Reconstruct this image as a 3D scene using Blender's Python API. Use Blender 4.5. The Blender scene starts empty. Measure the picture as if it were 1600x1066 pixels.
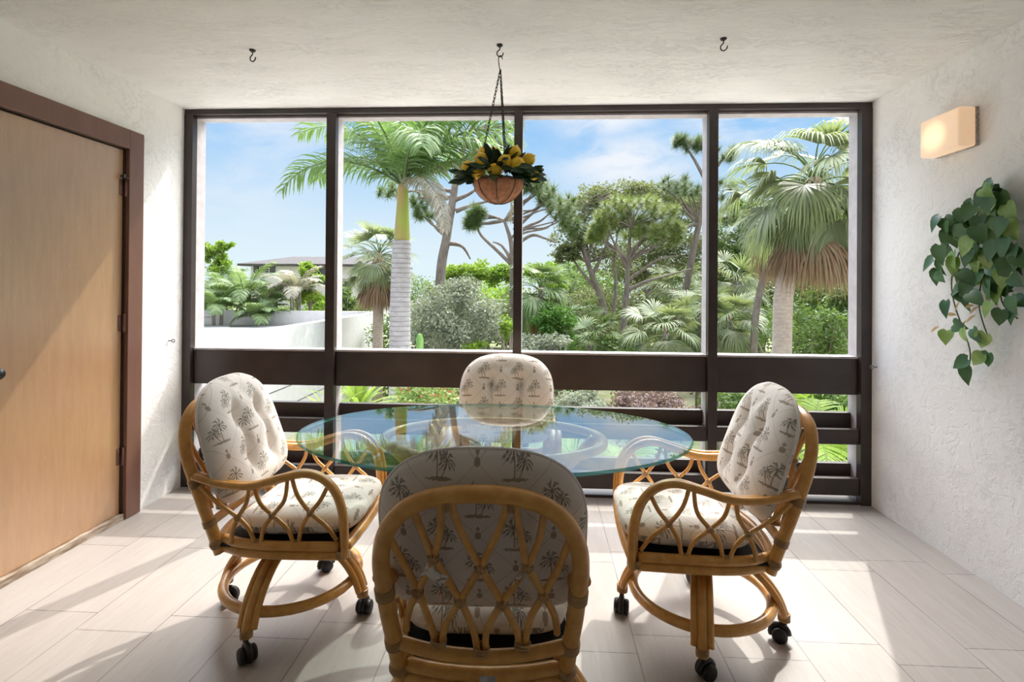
import bpy, bmesh, math, random
from mathutils import Vector, Matrix
PI = math.pi
R = random.Random(7)
scene = bpy.context.scene
COL = scene.collection

# ------------------------------------------------------------------ camera
CAM = Vector((0.0, 0.0, 1.3126)); F_PX = 822.24
YAW, PITCH, ROLL = 0.0518, 0.0053, 0.0073
cam_data = bpy.data.cameras.new('camera'); cam = bpy.data.objects.new('camera', cam_data); COL.objects.link(cam)
cam_data.sensor_fit = 'HORIZONTAL'; cam_data.sensor_width = 36.0
cam_data.lens = F_PX * 36.0 / 1600.0
cam_data.shift_y = (442.28 - 533.0) / 1600.0
cam_data.clip_start = 0.02; cam_data.clip_end = 500
_rot = Matrix.Rotation(YAW, 3, 'Z') @ Matrix.Rotation(PI / 2 + PITCH, 3, 'X') @ Matrix.Rotation(ROLL, 3, 'Z')
cam.matrix_world = Matrix.Translation(CAM) @ _rot.to_4x4()
scene.camera = cam


def at(x, y, depth):
    """the place where photo pixel (x, y) lies when it is `depth` metres down the room axis"""
    d = _rot @ Vector(((x - 800.0) / F_PX, -(y - 442.28) / F_PX, -1.0))
    return CAM + d * (depth / d.y)


# ------------------------------------------------------------------ light
scene.view_settings.view_transform = 'Standard'
scene.view_settings.look = 'None'
scene.view_settings.gamma = 1.0
scene.view_settings.exposure = 0.72
scene.view_settings.use_curve_mapping = False
SUN_STRENGTH = 1.75
sun_data = bpy.data.lights.new('sun', 'SUN'); sun = bpy.data.objects.new('sun', sun_data); COL.objects.link(sun)
sun_data.energy = SUN_STRENGTH; sun_data.angle = math.radians(0.55); sun_data.color = (1.0, 0.955, 0.88)
sun.rotation_euler = Vector((-0.46, -1.0, -1.28)).to_track_quat('-Z', 'Y').to_euler()
sun.location = (4, 12, 14)


class X:
    """a value in a shader node tree that can be added, multiplied ... like a number"""
    def __init__(s, nt, v): s.nt, s.v = nt, v
    def m(s, op, *a, clamp=False):
        n = s.nt.nodes.new('ShaderNodeMath'); n.operation = op; n.use_clamp = clamp
        for i, q in enumerate((s,) + a):
            q = q.v if isinstance(q, X) else q
            if isinstance(q, (int, float)): n.inputs[i].default_value = q
            else: s.nt.links.new(q, n.inputs[i])
        return X(s.nt, n.outputs[0])
    def __add__(s, o): return s.m('ADD', o)
    __radd__ = __add__
    def __sub__(s, o): return s.m('SUBTRACT', o)
    def __rsub__(s, o): return X(s.nt, o).m('SUBTRACT', s)
    def __mul__(s, o): return s.m('MULTIPLY', o)
    __rmul__ = __mul__
    def __truediv__(s, o): return s.m('DIVIDE', o)
    def __neg__(s): return s * -1.0
    def abs(s): return s.m('ABSOLUTE')
    def step(s, lo, hi):
        n = s.nt.nodes.new('ShaderNodeMapRange'); n.interpolation_type = 'SMOOTHSTEP'; n.clamp = True
        s.nt.links.new(s.v, n.inputs[0])
        n.inputs[1].default_value = lo; n.inputs[2].default_value = hi
        n.inputs[3].default_value = 0; n.inputs[4].default_value = 1
        return X(s.nt, n.outputs[0])
    def below(s, lo, hi): return 1.0 - s.step(lo, hi)


def mixc(nt, fac, a, b, mode='MIX'):
    n = nt.nodes.new('ShaderNodeMix'); n.data_type = 'RGBA'; n.blend_type = mode
    for sock, v in ((n.inputs[0], fac), (n.inputs[6], a), (n.inputs[7], b)):
        v = v.v if isinstance(v, X) else v
        if isinstance(v, (int, float)): sock.default_value = v
        elif isinstance(v, tuple): sock.default_value = (*v[:3], 1)
        else: nt.links.new(v, sock)
    return n.outputs[2]


def noise(nt, vec=None, scale=5.0, detail=4.0, rough=0.5, dist=0.0):
    n = nt.nodes.new('ShaderNodeTexNoise'); n.inputs['Scale'].default_value = scale
    n.inputs['Detail'].default_value = detail; n.inputs['Roughness'].default_value = rough
    n.inputs['Distortion'].default_value = dist
    if vec is not None: nt.links.new(vec, n.inputs['Vector'])
    return n


def coords(nt, kind='Object', scale=(1, 1, 1), loc=(0, 0, 0), rot=(0, 0, 0)):
    t = nt.nodes.new('ShaderNodeTexCoord'); mp = nt.nodes.new('ShaderNodeMapping')
    mp.inputs['Scale'].default_value = scale; mp.inputs['Location'].default_value = loc
    mp.inputs['Rotation'].default_value = rot
    nt.links.new(t.outputs[kind], mp.inputs['Vector'])
    return mp.outputs[0]


def new_mat(name, color=(0.5, 0.5, 0.5), rough=0.5, spec=0.5, metal=0.0, **kw):
    m = bpy.data.materials.new(name); m.use_nodes = True; nt = m.node_tree
    b = nt.nodes['Principled BSDF']
    b.inputs['Base Color'].default_value = (*color, 1); b.inputs['Roughness'].default_value = rough
    b.inputs['Specular IOR Level'].default_value = spec; b.inputs['Metallic'].default_value = metal
    for k, v in kw.items(): b.inputs[k.replace('_', ' ')].default_value = v
    return m, nt, b


def bump(nt, b, height, strength=0.3, dist=0.01):
    n = nt.nodes.new('ShaderNodeBump'); n.inputs['Strength'].default_value = strength
    n.inputs['Distance'].default_value = dist
    nt.links.new(height.v if isinstance(height, X) else height, n.inputs['Height'])
    nt.links.new(n.outputs[0], b.inputs['Normal'])


def mottled(name, c1, c2, rough=0.5, scale=8.0, stretch=(1, 1, 1), spec=0.5, bstr=0.0, bdist=0.004, kind='Object', **kw):
    m, nt, b = new_mat(name, c1, rough, spec, **kw)
    n = noise(nt, coords(nt, kind, stretch), scale, 5, 0.6)
    f = X(nt, n.outputs['Fac']).step(0.3, 0.7)
    nt.links.new(mixc(nt, f, c1, c2), b.inputs['Base Color'])
    if bstr: bump(nt, b, n.outputs['Fac'], bstr, bdist)
    return m


# sky: gradient with thin cloud, built on the view direction
world = bpy.data.worlds.new('sky'); scene.world = world; world.use_nodes = True
nt = world.node_tree; bg = nt.nodes['Background']
tc = nt.nodes.new('ShaderNodeTexCoord'); sep = nt.nodes.new('ShaderNodeSeparateXYZ')
nt.links.new(tc.outputs['Generated'], sep.inputs[0])
dx, dy, dz = (X(nt, sep.outputs[i]) for i in range(3))
cl_map = nt.nodes.new('ShaderNodeMapping'); cl_map.inputs['Scale'].default_value = (2.2, 2.2, 6.0)
cl_map.inputs['Location'].default_value = (3.35, 0.4, 1.3)
nt.links.new(tc.outputs['Generated'], cl_map.inputs[0])
cn = noise(nt, cl_map.outputs[0], 2.6, 7, 0.58, 0.4)
puff = X(nt, cn.outputs['Fac'])
bank = None
for (vx, vy, vz, w, a) in ((0.11, 0.935, 0.315, 0.14, 1.0), (0.155, 0.955, 0.225, 0.16, 0.9), (0.35, 0.88, 0.29, 0.16, 1.0), (-0.46, 0.84, 0.27, 0.20, 0.6), (-0.14, 0.95, 0.28, 0.14, 0.5), (-0.5, 0.84, 0.17, 0.18, 0.35)):
    ddx, ddy, ddz = dx - vx, dy - vy, (dz - vz) * 2.2
    q = (ddx * ddx + ddy * ddy + ddz * ddz).m('SQRT').below(0.0, w * 1.25) * a
    bank = q if bank is None else bank.m('MAXIMUM', q)
cloud = (bank * (puff.step(0.30, 0.62) * 1.25)).m('MINIMUM', 1.0)
sky = mixc(nt, dz.step(0.02, 0.33), (0.465, 0.55, 0.595), (0.176, 0.35, 0.575))
sky = mixc(nt, dz.step(0.3, 1.0), sky, (0.12, 0.30, 0.72))
sky = mixc(nt, cloud * 0.88, sky, (0.57, 0.58, 0.60))
# sky brightened high on the sun side and behind, added to light the room
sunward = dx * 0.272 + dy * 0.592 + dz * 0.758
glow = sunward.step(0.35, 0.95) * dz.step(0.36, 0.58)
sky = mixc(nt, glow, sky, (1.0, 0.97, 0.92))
back = (-dy).step(0.1, 0.7) * dz.step(-0.05, 0.1)
sky = mixc(nt, back, sky, (0.95, 0.96, 1.0))
sky = mixc(nt, dz.step(-0.10, -0.04), (0.25, 0.26, 0.20), sky)
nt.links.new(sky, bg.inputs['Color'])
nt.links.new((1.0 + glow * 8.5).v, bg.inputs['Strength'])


# ------------------------------------------------------------------ mesh helpers
class MB:
    """collects geometry, then links it as ONE mesh object"""
    def __init__(s): s.v, s.f, s.mi, s.uv = [], [], [], {}
    def add(s, verts, faces, mi=0):
        o = len(s.v); s.v.extend(tuple(p) for p in verts)
        for f in faces: s.f.append(tuple(i + o for i in f)); s.mi.append(mi)
        return o
    def box(s, lo, hi, mi=0, M=None, bev=0.0):
        x0, y0, z0 = lo; x1, y1, z1 = hi
        if bev <= 0:
            vs = [(x, y, z) for z in (z0, z1) for y in (y0, y1) for x in (x0, x1)]
            fs = [(0, 2, 3, 1), (4, 5, 7, 6), (0, 1, 5, 4), (2, 6, 7, 3), (0, 4, 6, 2), (1, 3, 7, 5)]
        else:
            bm = bmesh.new(); bmesh.ops.create_cube(bm, size=1)
            bmesh.ops.scale(bm, vec=(x1 - x0, y1 - y0, z1 - z0), verts=bm.verts)
            bmesh.ops.translate(bm, vec=((x0 + x1) / 2, (y0 + y1) / 2, (z0 + z1) / 2), verts=bm.verts)
            bmesh.ops.bevel(bm, geom=bm.edges[:], offset=bev, segments=2, affect='EDGES', profile=0.5)
            bm.verts.index_update()
            vs = [tuple(v.co) for v in bm.verts]; fs = [tuple(v.index for v in f.verts) for f in bm.faces]; bm.free()
        if M is not None: vs = [M @ Vector(p) for p in vs]
        s.add(vs, fs, mi); return s
    def tube(s, pts, r, seg=10, closed=False, smooth=0, mi=0, flat=1.0, caps=True):
        pts = [Vector(p) for p in pts]
        if smooth: pts, r = spline(pts, r, smooth, closed)
        n = len(pts); rs = list(r) if isinstance(r, (list, tuple)) else [r] * n
        T = []
        for i in range(n):
            a = pts[(i - 1) % n] if (closed or i > 0) else pts[i]
            b = pts[(i + 1) % n] if (closed or i < n - 1) else pts[i]
            t = b - a; T.append(t.normalized() if t.length > 1e-9 else Vector((0, 0, 1)))
        ref = Vector((0, 0, 1)) if abs(T[0].z) < 0.9 else Vector((1, 0, 0))
        u = (ref - T[0] * ref.dot(T[0])).normalized(); vs = []
        for i in range(n):
            u = (u - T[i] * u.dot(T[i]))
            u = u.normalized() if u.length > 1e-6 else T[i].orthogonal().normalized()
            w = T[i].cross(u)
            for k in range(seg):
                a = 2 * PI * k / seg
                vs.append(pts[i] + u * (math.cos(a) * rs[i]) + w * (math.sin(a) * rs[i] * flat))
        fs = []
        for i in range(n if closed else n - 1):
            j = (i + 1) % n
            for k in range(seg):
                l = (k + 1) % seg
                fs.append((i * seg + k, i * seg + l, j * seg + l, j * seg + k))
        if not closed and caps:
            fs.append(tuple(range(seg))[::-1]); fs.append(tuple((n - 1) * seg + k for k in range(seg)))
        s.add(vs, fs, mi); return s
    def lathe(s, prof, seg=24, M=None, mi=0):
        vs = []; fs = []; n = len(prof)
        for (r, z) in prof:
            for k in range(seg):
                a = 2 * PI * k / seg; vs.append(Vector((r * math.cos(a), r * math.sin(a), z)))
        for i in range(n - 1):
            for k in range(seg):
                l = (k + 1) % seg
                fs.append((i * seg + k, i * seg + l, (i + 1) * seg + l, (i + 1) * seg + k))
        if prof[0][0] > 1e-5: fs.append(tuple(range(seg))[::-1])
        if prof[-1][0] > 1e-5: fs.append(tuple((n - 1) * seg + k for k in range(seg)))
        if M is not None: vs = [M @ p for p in vs]
        s.add(vs, fs, mi); return s
    def build(s, name, mat, parent=None, smooth=True, loc=None):
        me = bpy.data.meshes.new(name); me.from_pydata(s.v, [], s.f)
        for m in (mat if isinstance(mat, (list, tuple)) else [mat]): me.materials.append(m)
        if len(me.materials) > 1: me.polygons.foreach_set('material_index', s.mi)
        me.polygons.foreach_set('use_smooth', [smooth] * len(me.polygons))
        if s.uv:
            l = me.uv_layers.new(name='UVMap')
            for p in me.polygons:
                for li, vi in zip(p.loop_indices, p.vertices): l.data[li].uv = s.uv.get(vi, (0, 0))
        me.update()
        if smooth == 'auto': pass
        o = bpy.data.objects.new(name, me); COL.objects.link(o)
        if parent: o.parent = parent
        if loc: o.location = loc
        return o


def spline(pts, r, sub, closed=False):
    n = len(pts); rr = list(r) if isinstance(r, (list, tuple)) else [r] * n; out = []; ro = []
    rng = range(n if closed else n - 1)
    for i in rng:
        p0 = pts[(i - 1) % n] if closed or i > 0 else pts[i]
        p1, p2 = pts[i], pts[(i + 1) % n]
        p3 = pts[(i + 2) % n] if closed or i < n - 2 else p2
        for k in range(sub):
            t = k / sub
            out.append(0.5 * ((2 * p1) + (p2 - p0) * t + (2 * p0 - 5 * p1 + 4 * p2 - p3) * t * t + (3 * p1 - p0 - 3 * p2 + p3) * t ** 3))
            ro.append(rr[i] + (rr[(i + 1) % n] - rr[i]) * t)
    if not closed: out.append(pts[-1]); ro.append(rr[-1])
    return out, ro


def tag(o, label, cat=None, group=None, kind=None):
    if label: o['label'] = label
    if cat: o['category'] = cat
    if group: o['group'] = group
    if kind: o['kind'] = kind
    return o


def thing(name, label, cat, loc=(0, 0, 0), rz=0.0, group=None):
    o = bpy.data.objects.new(name, None); COL.objects.link(o); o.empty_display_size = 0.1
    o.location = loc; o.rotation_euler = (0, 0, rz)
    return tag(o, label, cat, group)


def bevel_mod(o, w, seg=2):
    m = o.modifiers.new('bevel', 'BEVEL'); m.width = w; m.segments = seg; m.limit_method = 'ANGLE'
    return o


# ------------------------------------------------------------------ materials
def stucco(name, stretch, base, strength):
    m, nt, b = new_mat(name, base, 0.85, 0.25)
    v = coords(nt, 'Object', stretch)
    n1 = noise(nt, v, 13, 6, 0.62, 1.1)
    n2 = noise(nt, v, 3.2, 3, 0.5)
    patch = X(nt, n2.outputs['Fac']).step(0.40, 0.62)
    ridge = (X(nt, n1.outputs['Fac']) - 0.5).abs().below(0.0, 0.035)
    fine = noise(nt, v, 60, 3, 0.6)
    plate = X(nt, n1.outputs['Fac']).step(0.42, 0.50)
    h = plate * 0.8 - ridge * patch * 0.9 + X(nt, fine.outputs['Fac']) * 0.35
    bump(nt, b, h, strength, 0.006)
    st = noise(nt, coords(nt, 'Object', (0.7, 0.7, 0.7)), 2.0, 4, 0.6)
    c = mixc(nt, X(nt, st.outputs['Fac']).step(0.45, 0.75) * 0.35, base, tuple(q * f for q, f in zip(base, (0.93, 0.91, 0.87))))
    c = mixc(nt, ridge * patch * 0.28, c, tuple(q * 0.55 for q in base))
    nt.links.new(c, b.inputs['Base Color'])
    return m


M_wall = stucco('white_stucco', (1, 1, 1), (0.91, 0.895, 0.875), 0.42)
M_ceil = stucco('ceiling_stucco', (0.75, 2.2, 1), (0.89, 0.87, 0.84), 0.5)


def floor_mat():
    m, nt, b = new_mat('travertine_tile', (0.6, 0.55, 0.5), 0.42, 0.35)
    t = nt.nodes.new('ShaderNodeTexCoord'); mp = nt.nodes.new('ShaderNodeMapping')
    mp.inputs['Rotation'].default_value = (0, 0, PI / 2)
    mp.inputs['Location'].default_value = (-2.013 + 0.62 * 20, 0.961 + 0.3005 * 20, 0)
    nt.links.new(t.outputs['Object'], mp.inputs[0])
    # rotated by 90 degrees: texture x runs along the room, texture y across it
    mp.inputs['Rotation'].default_value = (0, 0, -PI / 2); mp.inputs['Location'].default_value = (-2.013 + 0.62 * 20, 0.961 + 0.3005 * 20, 0)
    br = nt.nodes.new('ShaderNodeTexBrick'); nt.links.new(mp.outputs[0], br.inputs['Vector'])
    br.offset = 0.165; br.offset_frequency = 2; br.squash = 1.0
    br.inputs['Scale'].default_value = 1.0; br.inputs['Brick Width'].default_value = 0.62
    br.inputs['Row Height'].default_value = 0.3005; br.inputs['Mortar Size'].default_value = 0.0022
    br.inputs['Mortar Smooth'].default_value = 0.3; br.inputs['Bias'].default_value = 0.0
    br.inputs['Color1'].default_value = (0.395, 0.352, 0.324, 1); br.inputs['Color2'].default_value = (0.44, 0.397, 0.37, 1)
    br.inputs['Mortar'].default_value = (0.14, 0.12, 0.11, 1)
    v = coords(nt, 'Object', (9, 0.9, 1))
    n = noise(nt, v, 3.0, 8, 0.68, 0.6)
    n2 = noise(nt, coords(nt, 'Object', (30, 2.2, 1)), 3.0, 4, 0.6)
    c = mixc(nt, X(nt, n.outputs['Fac']).step(0.35, 0.75) * 0.55, br.outputs['Color'], (0.49, 0.46, 0.435))
    c = mixc(nt, X(nt, n2.outputs['Fac']).step(0.5, 0.8) * 0.4, c, (0.30, 0.258, 0.226))
    nt.links.new(c, b.inputs['Base Color'])
    bump(nt, b, br.outputs['Fac'], -0.25, 0.002)
    return m


M_floor = floor_mat()
M_brown = mottled('dark_brown_paint', (0.032, 0.022, 0.020), (0.045, 0.032, 0.029), 0.38, 6, (1, 1, 1), 0.5)
M_alu = mottled('weathered_grey_aluminium', (0.50, 0.46, 0.47), (0.40, 0.37, 0.375), 0.5, 14, (1, 1, 1), 0.5)
M_black = mottled('black_metal', (0.012, 0.011, 0.011), (0.02, 0.018, 0.017), 0.4, 40)
M_casing = mottled('brown_casing_paint', (0.20, 0.098, 0.070), (0.17, 0.082, 0.058), 0.4, 9, (1, 1, 0.3))


def door_mat():
    m, nt, b = new_mat('tan_brown_door_paint', (0.52, 0.32, 0.19), 0.32, 0.8, Coat_Weight=1.0, Coat_Roughness=0.35, Coat_IOR=1.7)
    n = noise(nt, coords(nt, 'Object', (4, 4, 0.5)), 9, 5, 0.6)
    sc = noise(nt, coords(nt, 'Object', (30, 30, 6)), 4, 3, 0.5)
    c = mixc(nt, X(nt, n.outputs['Fac']).step(0.3, 0.75), (0.50, 0.285, 0.140), (0.44, 0.245, 0.118))
    c = mixc(nt, X(nt, sc.outputs['Fac']).step(0.68, 0.74) * 0.5, c, (0.62, 0.46, 0.32))
    nt.links.new(c, b.inputs['Base Color'])
    return m


M_door = door_mat()
M_peel = mottled('peeling_wood', (0.55, 0.47, 0.38), (0.22, 0.14, 0.09), 0.8, 30, (1, 0.3, 2))


def rattan(name, c1, c2, dark):
    m, nt, b = new_mat(name, c1, 0.33, 0.5, Coat_Weight=0.35, Coat_Roughness=0.15)
    n = noise(nt, coords(nt, 'Object', (1, 1, 1)), 26, 4, 0.6)
    n2 = noise(nt, coords(nt, 'Object', (1, 1, 1)), 7, 3, 0.5)
    c = mixc(nt, X(nt, n.outputs['Fac']).step(0.35, 0.7), c1, c2)
    c = mixc(nt, X(nt, n2.outputs['Fac']).step(0.60, 0.78) * 0.6, c, dark)
    nt.links.new(c, b.inputs['Base Color'])
    return m


M_rattan = rattan('honey_rattan', (0.74, 0.385, 0.10), (0.64, 0.30, 0.065), (0.42, 0.17, 0.035))
M_bind = rattan('rattan_binding', (0.50, 0.30, 0.12), (0.38, 0.20, 0.07), (0.18, 0.07, 0.02))
M_rubber = mottled('black_rubber', (0.010, 0.010, 0.011), (0.018, 0.017, 0.017), 0.5, 30)
M_web = mottled('black_webbing', (0.012, 0.011, 0.010), (0.02, 0.018, 0.017), 0.8, 60)


def fabric_mat():
    m, nt, b = new_mat('palm_print_cotton', (0.78, 0.72, 0.64), 0.9, 0.15, Sheen_Weight=0.15)
    t = nt.nodes.new('ShaderNodeTexCoord'); s = nt.nodes.new('ShaderNodeSeparateXYZ')
    nt.links.new(t.outputs['UV'], s.inputs[0])
    u, v = X(nt, s.outputs[0]), X(nt, s.outputs[1])
    W, H = 0.178, 0.188
    a, c = u / W, v / H
    wrap = lambda q: q - q.m('FLOOR') - 0.5
    a1, c1 = wrap(a), wrap(c)
    a2, c2 = wrap(a + 0.5), wrap(c + 0.5)
    pick = (a1.abs() + c1.abs()).m('LESS_THAN', a2.abs() + c2.abs())
    da = a1 * pick + a2 * (1.0 - pick); dc = c1 * pick + c2 * (1.0 - pick)
    px, py = da * 0.148, dc * 0.158          # position inside the diamond, motif drawn at 6/5 size
    dist = da.abs() + dc.abs()
    wob = noise(nt, t.outputs['UV'], 160, 2, 0.5)
    wb = X(nt, wob.outputs['Fac']) - 0.5
    rope = (dist - 0.5 + wb * 0.012).abs().below(0.004, 0.011)

    def palm(cx, cy, rad, k):
        x, y0 = px - cx, py - cy
        y = y0 + x * x * (0.75 / rad)
        r = (x * x + y * y).m('SQRT'); th = y.m('ARCTAN2', x)
        fr = ((th * 4.5 + k) + r * (10.0 / rad * 0.1)).m('COSINE').abs().step(0.50, 0.72)
        rim = (r / rad - 0.10 * (th * 9.0).m('SINE')).below(0.8, 1.0)
        comb = ((r * 900.0) + (th * 3.0)).m('SINE').step(-0.75, 0.2)
        heart = r.below(rad * 0.12, rad * 0.25)
        return (fr * rim * (comb * 0.35 + 0.65)).m('MAXIMUM', heart)

    def trunk(x0, y0, x1, y1, w):
        t_ = ((py - y0) / (y1 - y0)); xc = t_ * (x1 - x0) + x0 + (t_ - t_ * t_) * 0.006
        return (px - xc).abs().below(w * 0.6, w) * t_.step(-0.02, 0.02) * t_.below(0.98, 1.02)
    leaf = palm(-0.005, 0.021, 0.024, 0.3).m('MAXIMUM', palm(0.016, 0.001, 0.017, 1.0))
    trk = trunk(-0.003, -0.030, -0.005, 0.018, 0.0019).m('MAXIMUM', trunk(0.006, -0.030, 0.015, 0.0, 0.0017))
    gy = py + 0.033 + wb * 0.012
    grd = (px * px / (0.027 * 0.027) + gy * gy / (0.0042 * 0.0042)).below(0.7, 1.1)
    # pineapple at the corners of the diamonds
    best = None
    for (qx, qy) in ((0.074, 0), (-0.074, 0), (0, 0.079), (0, -0.079)):
        x, y = px - qx, py - qy
        body = (x * x / (0.0062 ** 2) + y * y / (0.0095 ** 2)).below(0.8, 1.1)
        tuft = ((x.abs() * 1.2 + (y - 0.016).abs() * 0.75)).below(0.004, 0.0065)
        q = body.m('MAXIMUM', tuft); best = q if best is None else best.m('MAXIMUM', q)
    wv = noise(nt, coords(nt, 'UV', (700, 220, 1)), 1.0, 2, 0.5)
    base = mixc(nt, X(nt, wv.outputs['Fac']) * 0.5, (0.86, 0.80, 0.745), (0.77, 0.71, 0.65))
    col = mixc(nt, rope * 0.46, base, (0.40, 0.33, 0.27))
    col = mixc(nt, best * 0.72, col, (0.27, 0.185, 0.125))
    col = mixc(nt, trk * 0.75, col, (0.42, 0.24, 0.14))
    col = mixc(nt, grd * 0.74, col, (0.25, 0.18, 0.11))
    col = mixc(nt, leaf * 0.82, col, (0.175, 0.155, 0.115))
    nt.links.new(col, b.inputs['Base Color'])
    fn = noise(nt, t.outputs['UV'], 26, 3, 0.5)
    bump(nt, b, X(nt, fn.outputs['Fac']) + X(nt, wv.outputs['Fac']) * 0.06, 0.22, 0.008)
    return m


M_fabric = fabric_mat()


def glass_mats():
    m = bpy.data.materials.new('clear_table_glass'); m.use_nodes = True; nt = m.node_tree; nt.nodes.clear()
    out = nt.nodes.new('ShaderNodeOutputMaterial'); tr = nt.nodes.new('ShaderNodeBsdfTransparent')
    gl = nt.nodes.new('ShaderNodeBsdfGlossy'); fr = nt.nodes.new('ShaderNodeFresnel'); mx = nt.nodes.new('ShaderNodeMixShader')
    tr.inputs[0].default_value = (0.86, 0.93, 0.915, 1); gl.inputs['Roughness'].default_value = 0.004
    gl.inputs['Color'].default_value = (1, 1, 1, 1)
    geo = nt.nodes.new('ShaderNodeNewGeometry'); bf = X(nt, geo.outputs['Backfacing'])
    nt.links.new((2.7 - bf * (2.7 - 1.0 / 2.7)).v, fr.inputs['IOR'])     # same reflection on both faces of the pane
    nt.links.new(fr.outputs[0], mx.inputs[0]); nt.links.new(tr.outputs[0], mx.inputs[1]); nt.links.new(gl.outputs[0], mx.inputs[2])
    nt.links.new(mx.outputs[0], out.inputs[0])
    e = bpy.data.materials.new('green_glass_edge'); e.use_nodes = True; nt = e.node_tree; b = nt.nodes['Principled BSDF']
    b.inputs['Base Color'].default_value = (0.05, 0.30, 0.26, 1); b.inputs['Roughness'].default_value = 0.06
    n = noise(nt, coords(nt, 'Object', (1, 1, 4)), 3, 2)
    nt.links.new(mixc(nt, n.outputs['Fac'], (0.035, 0.24, 0.21), (0.11, 0.42, 0.40)), b.inputs['Base Color'])
    t2 = nt.nodes.new('ShaderNodeBsdfTransparent'); t2.inputs[0].default_value = (0.45, 0.85, 0.78, 1)
    mx = nt.nodes.new('ShaderNodeMixShader'); mx.inputs[0].default_value = 0.55
    nt.links.new(t2.outputs[0], mx.inputs[1]); nt.links.new(b.outputs[0], mx.inputs[2])
    nt.links.new(mx.outputs[0], nt.nodes['Material Output'].inputs[0])
    return m, e


M_glass, M_glass_edge = glass_mats()


LEAF_ALBEDO = 0.54


def leaf_mat(name, c1, c2, scale=2.0, trans=0.4, rough=0.45, spec=0.4):
    m = bpy.data.materials.new(name); m.use_nodes = True; nt = m.node_tree; b = nt.nodes['Principled BSDF']
    g = nt.nodes.new('ShaderNodeNewGeometry')
    isl = X(nt, g.outputs['Random Per Island'])
    n = noise(nt, coords(nt, 'Object'), scale, 3, 0.6)
    f = (X(nt, n.outputs['Fac']).step(0.3, 0.7) * 0.6 + isl * 0.5).m('MINIMUM', 1.0)
    c1 = tuple(q * LEAF_ALBEDO for q in c1); c2 = tuple(q * LEAF_ALBEDO for q in c2)
    c = mixc(nt, f, c1, c2)
    nt.links.new(c, b.inputs['Base Color']); b.inputs['Roughness'].default_value = rough
    b.inputs['Specular IOR Level'].default_value = spec
    if trans:
        t = nt.nodes.new('ShaderNodeBsdfTranslucent'); nt.links.new(mixc(nt, 1.0, c, (1.0, 1.0, 0.62), 'MULTIPLY'), t.inputs[0])
        mx = nt.nodes.new('ShaderNodeMixShader'); mx.inputs[0].default_value = trans
        nt.links.new(b.outputs[0], mx.inputs[1]); nt.links.new(t.outputs[0], mx.inputs[2])
        nt.links.new(mx.outputs[0], nt.nodes['Material Output'].inputs[0])
    return m


L_palm = leaf_mat('palm_green', (0.20, 0.33, 0.10), (0.36, 0.50, 0.22), 1.5)
L_royal = leaf_mat('royal_palm_green', (0.19, 0.36, 0.11), (0.36, 0.55, 0.20), 1.2)
L_sabal = leaf_mat('cabbage_palm_green', (0.27, 0.36, 0.16), (0.50, 0.58, 0.34), 1.2)
L_dead = leaf_mat('dead_frond_brown', (0.42, 0.27, 0.16), (0.60, 0.42, 0.29), 2.0, 0.25, 0.8, 0.1)
L_deadgrey = leaf_mat('dead_frond_grey', (0.50, 0.47, 0.38), (0.66, 0.62, 0.52), 2.0, 0.25, 0.8, 0.1)
L_bright = leaf_mat('bright_leaf', (0.22, 0.46, 0.05), (0.52, 0.72, 0.12), 1.0, 0.5)
L_mid = leaf_mat('mid_green_leaf', (0.15, 0.28, 0.07), (0.32, 0.46, 0.15), 1.2, 0.45)
L_olive = leaf_mat('olive_leaf', (0.19, 0.24, 0.10), (0.38, 0.43, 0.20), 1.2, 0.4)
L_silver = leaf_mat('silver_leaf', (0.30, 0.37, 0.27), (0.60, 0.65, 0.53), 2.2, 0.3, 0.6)
L_pine = leaf_mat('pine_needle', (0.25, 0.37, 0.10), (0.52, 0.62, 0.20), 0.8, 0.4)
L_pinedark = leaf_mat('dark_pine_needle', (0.14, 0.25, 0.09), (0.32, 0.44, 0.17), 0.8, 0.4)
L_purple = leaf_mat('purple_brown_leaf', (0.22, 0.13, 0.14), (0.42, 0.30, 0.27), 2.5, 0.3, 0.6)
L_strap = leaf_mat('lime_strap_leaf', (0.30, 0.52, 0.06), (0.62, 0.80, 0.22), 1.5, 0.5)
L_red = leaf_mat('red_flower', (0.75, 0.10, 0.06), (0.9, 0.28, 0.18), 4.0, 0.3, 0.6)
L_ivy = leaf_mat('ivy_leaf', (0.065, 0.197, 0.074), (0.174, 0.371, 0.128), 5.0, 0.15, 0.35)
L_ivy2 = leaf_mat('variegated_ivy_leaf', (0.286, 0.607, 0.089), (0.750, 1.000, 0.393), 20.0, 0.2, 0.35)
L_ivyb = leaf_mat('tan_ivy_leaf', (0.750, 0.482, 0.179), (1.071, 0.750, 0.357), 8.0, 0.2, 0.5)
L_lemon = leaf_mat('lemon_leaf', (0.021, 0.071, 0.036), (0.062, 0.152, 0.062), 20.0, 0.1, 0.4)
M_bark = mottled('grey_brown_bark', (0.25, 0.215, 0.19), (0.16, 0.13, 0.11), 0.9, 9, (1, 1, 0.35), 0.2, 0.5, 0.02)
M_barkd = mottled('dark_bark', (0.20, 0.16, 0.14), (0.12, 0.10, 0.09), 0.9, 9, (1, 1, 0.35), 0.2, 0.5, 0.02)
M_sabtrunk = mottled('pale_palm_trunk', (0.46, 0.385, 0.335), (0.35, 0.285, 0.245), 0.85, 10, (1, 1, 2.5), 0.2, 0.5, 0.02)
M_fibre = mottled('brown_palm_fibre', (0.34, 0.22, 0.15), (0.20, 0.13, 0.09), 0.95, 14, (1, 1, 0.3), 0.1, 0.6, 0.03)
M_shaft = mottled('green_crownshaft', (0.26, 0.36, 0.05), (0.36, 0.19, 0.11), 0.5, 2.2, (2.2, 2.2, 0.35), 0.3)
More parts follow.
